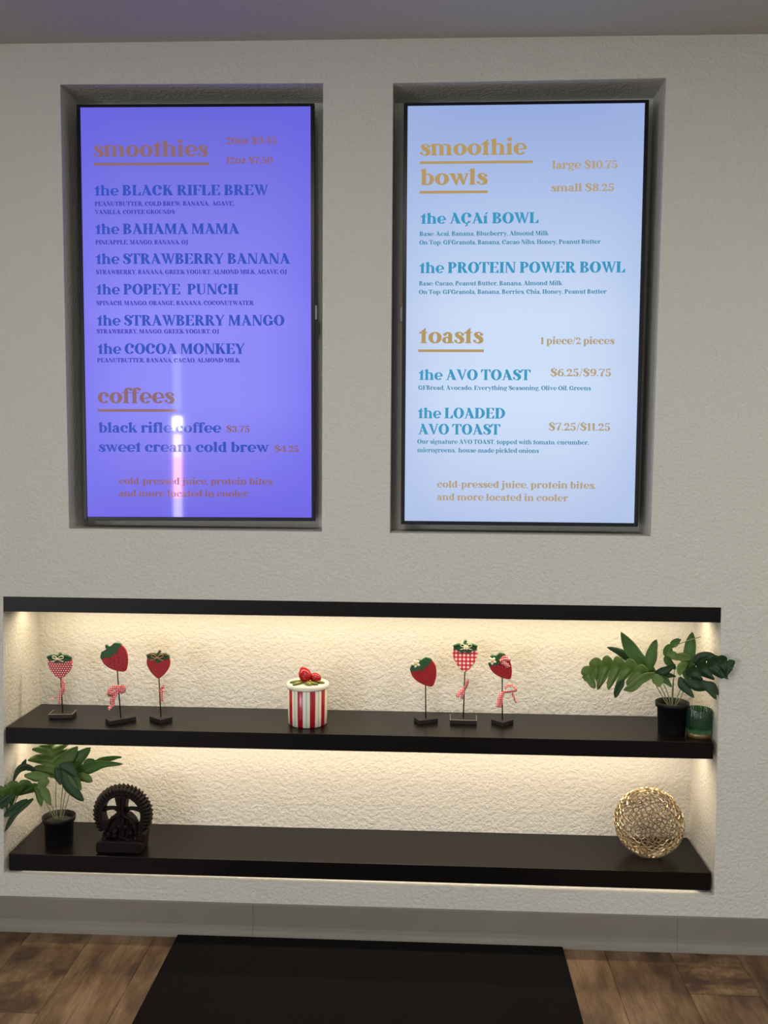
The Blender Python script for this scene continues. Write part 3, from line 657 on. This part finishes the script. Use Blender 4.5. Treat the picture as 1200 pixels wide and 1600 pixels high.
bm = bmesh.new(); lathe(bm, [(.055,.105),(.0595,.106),(.0605,.110),(.0603,.117),(.057,.1195),(.03,.121),(.002,.1212)], 64); ld = obj('lid', bm, M_CREAMC, cn, True)
def berry3(name, c, r, rotm, parent):
    bm = bmesh.new(); bmesh.ops.create_uvsphere(bm, u_segments=28, v_segments=20, radius=1)
    for v in bm.verts:
        z = v.co.z; k = 1.0-.28*max(0,-z)**1.4+.04*z; d = -.06 if (noise.noise(v.co*8)>.16) else 0
        v.co = Vector((v.co.x*(k+d), v.co.y*(k+d), z*1.28))*r
        v.co = rotm @ v.co + Vector(c)
    return obj(name, bm, M_REDG, parent, True)
k1 = berry3('ceramic_strawberry', (-.008,-.006,.143), .0185, Euler((.5,2.6,0)).to_matrix(), ld)
k2 = berry3('ceramic_strawberry', (.021,-.004,.1335), .0145, Euler((.3,1.9,.2)).to_matrix(), ld)
def cleaf(P_, w, parent):
    bm = bmesh.new(); q = crom(P_, 5); L = len(q); rows = []
    for i, p in enumerate(q):
        u = i/(L-1); tt = (q[min(i+1,L-1)]-q[max(i-1,0)]).normalized(); s = tt.cross(Vector((0,0,1))).normalized(); ww = w*math.sin(PI*min(1,u*.92+.05))**.7*(1+.15*math.sin(u*22))
        rows.append([bm.verts.new(p+s*ww-Vector((0,0,.001))), bm.verts.new(p+Vector((0,0,.003))), bm.verts.new(p-s*ww-Vector((0,0,.001))), bm.verts.new(p-Vector((0,0,.003)))])
    for a, b in zip(rows, rows[1:]):
        for k in range(4): bm.faces.new((a[k],a[(k+1)%4],b[(k+1)%4],b[k]))
    bm.faces.new(rows[0][::-1]); bm.faces.new(rows[-1]); return obj('ceramic_leaf', bm, M_GRNG, parent, True)
for P_, w in (([(-.012,-.01,.125),(-.030,-.015,.1255),(-.049,-.020,.1225)], .010),([(-.01,-.014,.125),(-.024,-.030,.1255),(-.036,-.046,.1225)], .010),([(0,-.014,.126),(.008,-.034,.1265),(.012,-.048,.1225)], .013),([(.014,-.01,.125),(.034,-.014,.1255),(.050,-.016,.1225)], .010),([(.006,-.016,.126),(.022,-.032,.1255),(.034,-.036,.1225)], .008)): cleaf(P_, w, ld)

# ------------------------------------------------------------------ plants
def leafmat(name, c0, c1):
    m = mat(name, c0, .48, spec=.35); q = N(m); v = q.coord(); q.base(q.mix(q.noise(v, 26, 4), c0, c1)); q.bump(q.noise(q.coord((1,1,1)), 160, 2), .3, .001)
    q.b.inputs['Transmission Weight'].default_value = 0
    # thin cloth leaf lets some light through
    tr = q.n('ShaderNodeBsdfTranslucent'); tr.inputs[0].default_value = (c1[0]*1.3, c1[1]*1.4, c1[2], 1)
    mx = q.n('ShaderNodeMixShader'); mx.inputs[0].default_value = .22
    out = [n for n in m.node_tree.nodes if n.type == 'OUTPUT_MATERIAL'][0]
    q.l(q.b.outputs[0], mx.inputs[1]); q.l(tr.outputs[0], mx.inputs[2]); q.l(mx.outputs[0], out.inputs[0]); return m
LM = [leafmat('leaf_dark', srgb(32,60,36), srgb(50,80,44)), leafmat('leaf_mid', srgb(62,96,44), srgb(88,122,58)), leafmat('leaf_light', srgb(88,116,54), srgb(116,140,76)), leafmat('leaf_deep', srgb(34,54,30), srgb(56,74,44))]
M_VEIN = mat('leaf_vein', srgb(120,142,92), .6)
M_STK = mat('pale_stem', srgb(128,138,92), .6); M_SOIL = mat('dark_filler', srgb(30,28,26), .9)
M_POT = mat('black_pot', srgb(13,13,16), .5, spec=.25)
def leaf(path, wl, wr, lobes, tone, parent, seed):
    q = crom(path, 14 if lobes else 6); L = len(q)-1; rr = random.Random(seed)
    if lobes:                                   # even spacing of rows for clean lobes
        n = lobes*12; q2 = []
        for i in range(n+1):
            f = i/n*L; k = min(int(f), L-1); q2.append(q[k].lerp(q[k+1], f-k))
        q = q2; L = n
    rows = []; ND_ = 5; shear = .55 if lobes else 0
    def at(u):
        u = max(0, min(1.0, u)); f = u*L; k = min(int(f), L-1); return q[k].lerp(q[k+1], f-k)
    tot = sum((q[i+1]-q[i]).length for i in range(L)); cup = rr.uniform(-.25, .45); rip = rr.uniform(0, 6)
    for i in range(L+1):
        u = i/L; row = []
        for side, W in ((1, wl), (-1, wr)):
            if lobes:
                env = math.sin(PI*min(1, .12+u*.80))**.55 if u < .97 else .25
                lb = abs(math.sin(PI*(u*lobes+(.15 if side < 0 else 0))))**.55
                w = W*env*(.42+.58*lb)
            else:
                w = W*(math.sin(PI*min(1, .06+u*.94))**.75)*(1+.10*math.sin(u*9+rip))
            cols = []
            for j in range(1, ND_+1):
                d = w*j/ND_; uu = u+shear*d/tot*(1-.5*u); c = at(uu)
                if uu > 1: c = c + (q[-1]-q[-2]).normalized()*(uu-1)*tot*.8
                t0 = at(min(1,u+.02))-at(max(0,u-.02)); s = Vector((-t0.z, 0, t0.x))
                if s.length < 1e-6: s = Vector((0,0,1))
                s.normalize(); s *= side
                off = cup*d + .10*w*math.sin(j/ND_*PI)*(1 if side > 0 else -1)
                if lobes: off += .12*w*math.cos(2*PI*u*lobes)
                cols.append(c + s*d + Vector((0, off, -abs(cup)*d*d/.06*.4)))
            row.append(cols)
        rows.append(row[0][::-1] + [q[i]+Vector((0,.0015,0))] + row[1])
    vs = [v for r in rows for v in r]; m = len(rows[0]); fs = []
    for i in range(L):
        for k in range(m-1):
            fs.append((i*m+k, i*m+k+1, (i+1)*m+k+1, (i+1)*m+k))
    o = pydata('leaf', vs, fs, LM[tone], parent, True)
    md = o.modifiers.new('thick', 'SOLIDIFY'); md.thickness = .0006
    return o
def plant(label, loc, leaves, stems, rimr, botr, h, tilt=0, lipth=.014):
    t_ = empty('potted_plant', loc); tag(t_, label, 'plant'); L = Vector(loc)
    bm = bmesh.new()
    lathe(bm, [(botr,0),(botr+.001,.002),(rimr-.006,h-lipth-.001),(rimr-.001,h-lipth),(rimr,h-.001),(rimr-.0015,h),(rimr-.004,h-.001),(rimr-.009,h-lipth*1.2),(botr-.004,.012)], 48, cap1=True)
    for v in bm.verts: v.co.x += (v.co.z)*math.tan(tilt)*-1 if v.co.z > .01 else 0
    p = obj('pot', bm, M_POT, t_, True)
    md = p.modifiers.new('w', 'WEIGHTED_NORMAL') if False else None
    bm = bmesh.new(); lathe(bm, [(.002,h*.80+.004),(rimr*.5,h*.80+.003),(rimr-.0095,h*.80)], 24, cap0=True, cap1=False); obj('soil', bm, M_SOIL, t_, True)
    for st in stems:
        bm = bmesh.new(); pts = [Vector(p_)-L for p_ in st]; tube(bm, crom(pts, 8), lambda u: .0016*(1-.35*u), 6); obj('stem', bm, M_STK, t_, True)
    for i, (P_, wl, wr, lb, tone) in enumerate(leaves):
        leaf([Vector(p_)-L for p_ in P_], wl, wr, lb, tone, t_, i+3)
    return t_
RLEAF=[
( [(0.8555, 0.06, 0.7487), (0.7999, 0.04, 0.7704), (0.7508, 0.03, 0.7772), (0.7038, 0.02, 0.777), (0.6664, 0.01, 0.7486)] ,0.06,0.033,6,2),
( [(0.8779, 0.08, 0.746), (0.8401, 0.08, 0.7779), (0.8113, 0.09, 0.8149), (0.7839, 0.1, 0.8614)] ,0.021,0.021,0,1),
( [(0.8644, 0.09, 0.747), (0.8215, 0.1, 0.7784), (0.7839, 0.11, 0.801), (0.7498, 0.12, 0.8129)] ,0.012,0.014,0,0),
( [(0.8595, 0.07, 0.7553), (0.862, 0.07, 0.7914), (0.8707, 0.08, 0.8199), (0.8813, 0.09, 0.8433)] ,0.015,0.017,0,1),
( [(0.8704, 0.05, 0.755), (0.8296, 0.03, 0.7432), (0.8019, 0.02, 0.7239), (0.7758, 0.01, 0.7189)] ,0.013,0.016,0,2),
( [(0.7789, 0.02, 0.7447), (0.7629, 0.015, 0.7226), (0.7539, 0.01, 0.6955)] ,0.011,0.011,0,0),
( [(0.8618, 0.05, 0.7513), (0.8736, 0.04, 0.7397), (0.8768, 0.03, 0.7227)] ,0.016,0.014,0,2),
( [(0.9311, 0.07, 0.7639), (0.9051, 0.06, 0.7909), (0.9043, 0.06, 0.8177), (0.9195, 0.06, 0.8376), (0.94, 0.06, 0.8504)] ,0.012,0.014,3,1),
( [(0.9003, 0.05, 0.8091), (0.9164, 0.045, 0.807), (0.931, 0.04, 0.7959)] ,0.012,0.01,0,2),
( [(0.8684, 0.07, 0.7483), (0.8972, 0.06, 0.7602), (0.928, 0.06, 0.7805)] ,0.012,0.012,0,0),
( [(0.8826, 0.07, 0.7431), (0.9058, 0.065, 0.7484), (0.9307, 0.06, 0.7465)] ,0.008,0.008,0,0),
( [(0.8888, 0.06, 0.7475), (0.9036, 0.055, 0.7347), (0.9167, 0.05, 0.7183)] ,0.007,0.009,0,1),
( [(0.9578, 0.05, 0.7406), (0.9601, 0.05, 0.7799), (0.9685, 0.06, 0.8277), (0.9735, 0.07, 0.8704)] ,0.02,0.018,0,1),
( [(0.9636, 0.04, 0.8036), (0.941, 0.04, 0.8067), (0.9218, 0.04, 0.8135)] ,0.013,0.011,0,2),
( [(0.9536, 0.04, 0.7892), (0.9354, 0.035, 0.7759), (0.9312, 0.03, 0.7557)] ,0.012,0.012,0,2),
( [(0.9484, 0.03, 0.756), (0.9765, 0.01, 0.7755), (1.0041, -0.01, 0.7913), (1.0311, -0.02, 0.8011), (1.0533, -0.03, 0.7935)] ,0.03,0.036,5,0),
( [(0.9453, 0.03, 0.7453), (0.9738, 0.02, 0.7325), (0.9987, 0.0, 0.7329), (1.0204, -0.01, 0.701)] ,0.017,0.015,0,0),
( [(0.934, 0.04, 0.7497), (0.9458, 0.03, 0.7276), (0.9697, 0.02, 0.6971)] ,0.013,0.014,0,0),
( [(0.9877, 0.01, 0.7441), (1.0089, 0.0, 0.7331), (1.0266, -0.005, 0.7137)] ,0.013,0.011,0,3),
( [(0.9975, -0.01, 0.7877), (1.0218, -0.02, 0.7767), (1.0443, -0.03, 0.7623)] ,0.008,0.006,0,0),
( [(0.9651, 0.02, 0.7941), (0.9856, 0.01, 0.8143), (1.0146, 0.0, 0.8223)] ,0.013,0.013,0,3),
( [(0.9717, 0.03, 0.7848), (0.993, 0.0, 0.8097), (1.0289, -0.015, 0.8138)] ,0.012,0.01,2,0),
]
LLEAF=[
( [(-0.8227, 0.07, 0.4096), (-0.8337, 0.08, 0.4436), (-0.843, 0.09, 0.474), (-0.8485, 0.1, 0.5029)] ,0.068,0.064,3,2),
( [(-0.8261, 0.07, 0.4321), (-0.7917, 0.07, 0.4706), (-0.7613, 0.08, 0.5056)] ,0.018,0.02,0,2),
( [(-0.8109, 0.07, 0.44), (-0.7674, 0.075, 0.4676), (-0.7238, 0.08, 0.5027)] ,0.02,0.022,0,1),
( [(-0.8641, 0.06, 0.3821), (-0.8918, 0.03, 0.4038), (-0.9236, 0.01, 0.4048), (-0.9514, -0.01, 0.3951), (-0.9727, -0.02, 0.3763)] ,0.052,0.02,5,1),
( [(-0.8889, 0.03, 0.3628), (-0.9155, 0.01, 0.3476), (-0.9502, 0.0, 0.3229)] ,0.014,0.013,0,0),
( [(-0.874, 0.03, 0.3669), (-0.9139, 0.01, 0.3365), (-0.9455, 0.0, 0.2804)] ,0.01,0.01,0,0),
( [(-0.9157, 0.0, 0.3922), (-0.9372, -0.01, 0.3733), (-0.9584, -0.02, 0.3583)] ,0.013,0.013,0,0),
( [(-0.8596, 0.06, 0.4217), (-0.8942, 0.05, 0.4488), (-0.9178, 0.04, 0.4462), (-0.9344, 0.03, 0.4102)] ,0.009,0.011,0,3),
( [(-0.8924, 0.05, 0.4414), (-0.9071, 0.05, 0.456), (-0.9011, 0.05, 0.4749)] ,0.009,0.007,0,0),
( [(-0.9077, 0.05, 0.426), (-0.8703, 0.05, 0.4232), (-0.8329, 0.05, 0.4278)] ,0.015,0.013,0,2),
( [(-0.789, 0.08, 0.4143), (-0.736, 0.07, 0.4399), (-0.6835, 0.06, 0.4615), (-0.6188, 0.05, 0.4665)] ,0.013,0.014,0,1),
( [(-0.7756, 0.08, 0.4298), (-0.7094, 0.08, 0.4616), (-0.6342, 0.08, 0.4765)] ,0.01,0.008,2,1),
( [(-0.7624, 0.06, 0.4222), (-0.7325, 0.05, 0.4227), (-0.7048, 0.04, 0.4177)] ,0.015,0.014,0,2),
( [(-0.7472, 0.07, 0.4396), (-0.7282, 0.07, 0.4608), (-0.7112, 0.07, 0.4724)] ,0.011,0.011,0,1),
( [(-0.7953, 0.05, 0.4474), (-0.7771, 0.04, 0.4141), (-0.7532, 0.03, 0.3886), (-0.7239, 0.02, 0.3671)] ,0.02,0.02,0,0),
( [(-0.7843, 0.05, 0.4402), (-0.753, 0.04, 0.4147), (-0.7347, 0.03, 0.3946)] ,0.014,0.014,0,1),
( [(-0.8063, 0.05, 0.4584), (-0.7747, 0.045, 0.4496), (-0.7509, 0.04, 0.4296)] ,0.017,0.017,0,0),
( [(-0.8218, 0.06, 0.447), (-0.8108, 0.055, 0.4228), (-0.8017, 0.05, 0.4005)] ,0.015,0.014,0,0),
( [(-0.8627, 0.04, 0.4064), (-0.8385, 0.03, 0.3809), (-0.82, 0.02, 0.3517)] ,0.015,0.013,0,2),
( [(-0.8739, 0.04, 0.4005), (-0.859, 0.03, 0.3766), (-0.846, 0.02, 0.3473)] ,0.011,0.011,0,1),
( [(-0.8479, 0.05, 0.4237), (-0.8515, 0.04, 0.4085), (-0.8586, 0.03, 0.3934)] ,0.016,0.016,0,2),
]
RSTEM=[ [(0.921, 0.08, 0.6526), (0.8959, 0.07, 0.7055), (0.8696, 0.06, 0.7472)], [(0.9245, 0.08, 0.6527), (0.9096, 0.075, 0.7009), (0.8861, 0.07, 0.745)], [(0.9275, 0.078, 0.6533), (0.9256, 0.07, 0.7115), (0.9276, 0.07, 0.7656)], [(0.9303, 0.075, 0.6542), (0.9406, 0.06, 0.7054), (0.9542, 0.05, 0.7441)], [(0.9307, 0.07, 0.6556), (0.9451, 0.05, 0.6992), (0.9487, 0.03, 0.7454)], [(0.9237, 0.07, 0.6536), (0.9212, 0.065, 0.6947), (0.9222, 0.06, 0.741)], [(0.9179, 0.075, 0.6539), (0.881, 0.06, 0.7114), (0.8619, 0.05, 0.7477)], [(0.9197, 0.06, 0.8305), (0.9526, 0.055, 0.8463), (0.9907, 0.05, 0.8605)] ]
LSTEM=[ [(-0.8293, 0.09, 0.2763), (-0.8297, 0.08, 0.3451), (-0.8227, 0.07, 0.4096)], [(-0.8331, 0.09, 0.2762), (-0.8467, 0.07, 0.3257), (-0.8599, 0.05, 0.3784)], [(-0.8236, 0.09, 0.2764), (-0.8105, 0.08, 0.3645), (-0.7957, 0.06, 0.4383)], [(-0.8217, 0.09, 0.2765), (-0.8031, 0.08, 0.3552), (-0.789, 0.08, 0.4143)], [(-0.8179, 0.09, 0.2766), (-0.7938, 0.08, 0.346), (-0.7739, 0.06, 0.3993)], [(-0.8303, 0.088, 0.277), (-0.841, 0.075, 0.3372), (-0.8597, 0.06, 0.4161)] ]

plant('leafy green fern in a black pot at the right end of the middle shelf', (.928,.085,.5818), RLEAF, RSTEM, .0465, .036, .088)
plant('leafy green fern in a black pot at the left end of the lowest shelf', (-.826,.092,.2148), LLEAF, LSTEM, .0475, .038, .080, tilt=.0)

# ------------------------------------------------------------------ green ribbed candle glass
M_GG = mat('green_glass', srgb(80,146,104), .04, spec=.5, **{'Transmission Weight': .92, 'IOR': 1.45})
M_BRASS = mat('brushed_brass', srgb(128,112,76), .4, .7)
cd = empty('candle_glass', (.9935,.054,.5818)); tag(cd, 'green ribbed glass candle holder with a brass foot, beside the right plant pot', 'candle holder')
bm = bmesh.new(); n = 120; rib = lambda u: .030*math.cos(u*2*PI*30)
lathe(bm, [(.0325,.014),(.0335,.018),(.0335,.0765),(.0328,.078),(.0302,.0765),(.030,.022),(.002,.0205)], n, wob=rib, cap1=True)
obj('glass', bm, M_GG, cd, True)
bm = bmesh.new(); lathe(bm, [(.0305,.0),(.0322,.001),(.0322,.0125),(.031,.0138)], 64); obj('foot', bm, M_BRASS, cd, True)

# ------------------------------------------------------------------ openwork metal ball
M_GOLD = mat('champagne_metal', srgb(190,164,118), .32, .75); q = N(M_GOLD)
q.base(q.mix(q.noise(q.coord(), 22, 2), srgb(140,116,84), srgb(206,188,150)))
def openwork():
    rr = random.Random(11); n = 560; pts = []
    for i in range(n):
        z = 1-2*(i+.5)/n; a = i*2.39996; r = math.sqrt(1-z*z)
        p = Vector((r*math.cos(a), r*math.sin(a), z)) + Vector((rr.uniform(-1,1), rr.uniform(-1,1), rr.uniform(-1,1)))*.055
        pts.append(p.normalized())
    bm = bmesh.new(); vs = [bm.verts.new(p) for p in pts]
    bmesh.ops.convex_hull(bm, input=vs); bm.faces.ensure_lookup_table(); bm.faces.index_update(); bm.verts.index_update()
    cen = []
    for f in bm.faces:
        a, b, c = [v.co for v in f.verts]; nn = (b-a).cross(c-a).normalized()
        if nn.dot(a) < 0: nn.negate()
        cen.append(nn)
    cells = []
    for v in bm.verts:
        if not v.link_faces: continue
        ax = v.co.normalized(); u = ax.orthogonal().normalized(); w = ax.cross(u)
        fl = sorted(v.link_faces, key=lambda f: math.atan2(cen[f.index].dot(w), cen[f.index].dot(u)))
        cells.append([f.index for f in fl])
    bm.free(); out = bmesh.new(); Rr = .0945
    edges = set()
    for c in cells:
        for a, b in zip(c, c[1:]+c[:1]): edges.add((min(a,b), max(a,b)))
    jit = [1+.022*noise.noise(c*3.1)+rr.uniform(-.006,.006) for c in cen]
    for a, b in edges:
        pa, pb = cen[a]*Rr*jit[a], cen[b]*Rr*jit[b]; d = pb-pa
        if d.length < .0004: continue
        d.normalize(); nrm = (pa+pb).normalized(); s = d.cross(nrm).normalized(); hw, ht = .0015, .0024
        pa = pa-d*.0006; pb = pb+d*.0006
        q8 = [out.verts.new(p+s*x*hw+nrm*y*ht) for p in (pa,pb) for x, y in ((-1,0),(0,1),(1,0),(0,-1))]
        for k in range(4): out.faces.new((q8[k], q8[(k+1)%4], q8[4+(k+1)%4], q8[4+k]))
    return out
bl = empty('openwork_ball', (.879,.11,.2148)); tag(bl, 'round champagne-gold openwork metal ball resting on the right end of the lowest shelf', 'ball')
sh = obj('wire_shell', openwork(), M_GOLD, bl); sh.location = (0,0,.0966); sh['kind'] = 'stuff'

# ------------------------------------------------------------------ dark wheel carving
M_CARV = mat('carved_dark_wood', srgb(34,24,22), .55, spec=.18); q = N(M_CARV); v = q.coord()
q.base(q.mix(q.noise(v, 45, 3), srgb(7,6,6), srgb(28,15,14))); q.bump(q.noise(v, 220, 3), .5, .002)
wc = empty('wheel_carving', (-.6286,.07,.2148)); tag(wc, 'dark carved wooden sculpture of a toothed wheel between spokes, right of the lower plant', 'sculpture')
cz = .0995
def ringseg(bm, r0, r1, y0, y1, a0, a1, n=72):
    rows = []
    for i in range(n+1):
        a = a0+(a1-a0)*i/n; c, s = math.cos(a), math.sin(a)
        rows.append([bm.verts.new((r*c, y, cz+r*s)) for r, y in ((r0,y0),(r1-.004,y0),(r1,(y0*.6+y1*.4)),(r1-.004,y1),(r0,y1))])
    for a, b in zip(rows, rows[1:]):
        for k in range(5): bm.faces.new((a[k],a[(k+1)%5],b[(k+1)%5],b[k]))
    bm.faces.new(rows[0][::-1]); bm.faces.new(rows[-1])
bm = bmesh.new(); ringseg(bm, .0555, .0715, -.018, .022, -.9, PI+.9); obj('wheel_rim', bm, M_CARV, wc)
nt = 31
for k in range(nt):
    a = -.62+(PI+1.24)*k/(nt-1); bm = bmesh.new(); d = Vector((math.cos(a),0,math.sin(a))); s = Vector((-d.z,0,d.x)); c0 = Vector((0,0,cz))
    prof_t = [(.068,.0052),(.0755,.0050),(.0815,.0032),(.0872,.0004)]
    rows = []
    for r, hw in prof_t:
        yy = .019*(1-max(0,(r-.074))/.02)
        rows.append([bm.verts.new(c0+d*r+s*x*hw+Vector((0,y*yy+.001,0))) for x, y in ((-1,-1),(0,-1.15),(1,-1),(1,1),(-1,1))])
    for p, q_ in zip(rows, rows[1:]):
        for j in range(5): bm.faces.new((p[j],p[(j+1)%5],q_[(j+1)%5],q_[j]))
    bm.faces.new(rows[0][::-1]); bm.faces.new(rows[-1]); obj('tooth', bm, M_CARV, wc)
bm = bmesh.new(); prism(bm, [(-.0185,cz+.060),(.0195,cz+.060),(.013,cz+.035),(.010,cz+.018),(.012,cz),(.010,.03),(-.010,.03),(-.012,cz),(-.010,cz+.018),(-.013,cz+.035)], -.024, .020); obj('centre_post', bm, M_CARV, wc, bevel=.003)
bm = bmesh.new(); box(bm, -.0018,.0018,-.028,-.022,.04,cz+.058); obj('centre_ridge', bm, M_CARV, wc, bevel=.001)
for sg in (-1, 1):
    bm = bmesh.new(); tube(bm, crom([(sg*.008,-.002,cz+.010),(sg*.022,-.006,cz+.018),(sg*.036,-.006,cz+.018),(sg*.058,-.002,cz+.012)], 6), lambda u: .0085-.003*math.sin(u*PI), 10)
    obj('spoke', bm, M_CARV, wc, True)
# arched shoulders with stacked carved leaves below the hub
bm = bmesh.new(); sh_pts = [(-.050,.03),(.052,.03),(.049,.050),(.041,.074),(.033,.088),(.022,.099),(.008,.104),(-.008,.104),(-.020,.100),(-.030,.091),(-.038,.076),(-.046,.050)]
prism(bm, sh_pts, -.016, .018); obj('carved_arch', bm, M_CARV, wc, bevel=.004, seg=3)
for sg in (-1, 1):
    bm = bmesh.new(); tube(bm, crom([(sg*.006,-.020,.102),(sg*.026,-.022,.092),(sg*.039,-.022,.070),(sg*.050,-.020,.036)], 6), lambda u: .0055+.001*math.sin(u*30), 8); obj('arch_moulding', bm, M_CARV, wc, True)
rc = random.Random(5)
for k in range(16):
    x = rc.uniform(-.052,.056); z = rc.uniform(.026,.055) if abs(x) > .02 else rc.uniform(.03,.085); bm = bmesh.new()
    ball(bm, (x, -.021-rc.random()*.012, z), .0085, (1,.8,1.35), 10, 7, Euler((rc.uniform(-.5,.5), rc.uniform(-.9,.9), 0)).to_matrix()); obj('carved_leaf', bm, M_CARV, wc, True)
bm = bmesh.new(); prism(bm, [(-.062,.0003),(.064,.0003),(.0675,.012),(.066,.032),(.045,.036),(-.048,.036),(-.064,.030),(-.066,.010)], -.046, .026); obj('base', bm, M_CARV, wc, bevel=.004, seg=3)
bm = bmesh.new(); prism(bm, [(.046,.030),(.070,.030),(.074,.052),(.066,.060),(.050,.050)], -.034, .018); obj('side_block', bm, M_CARV, wc, bevel=.004)
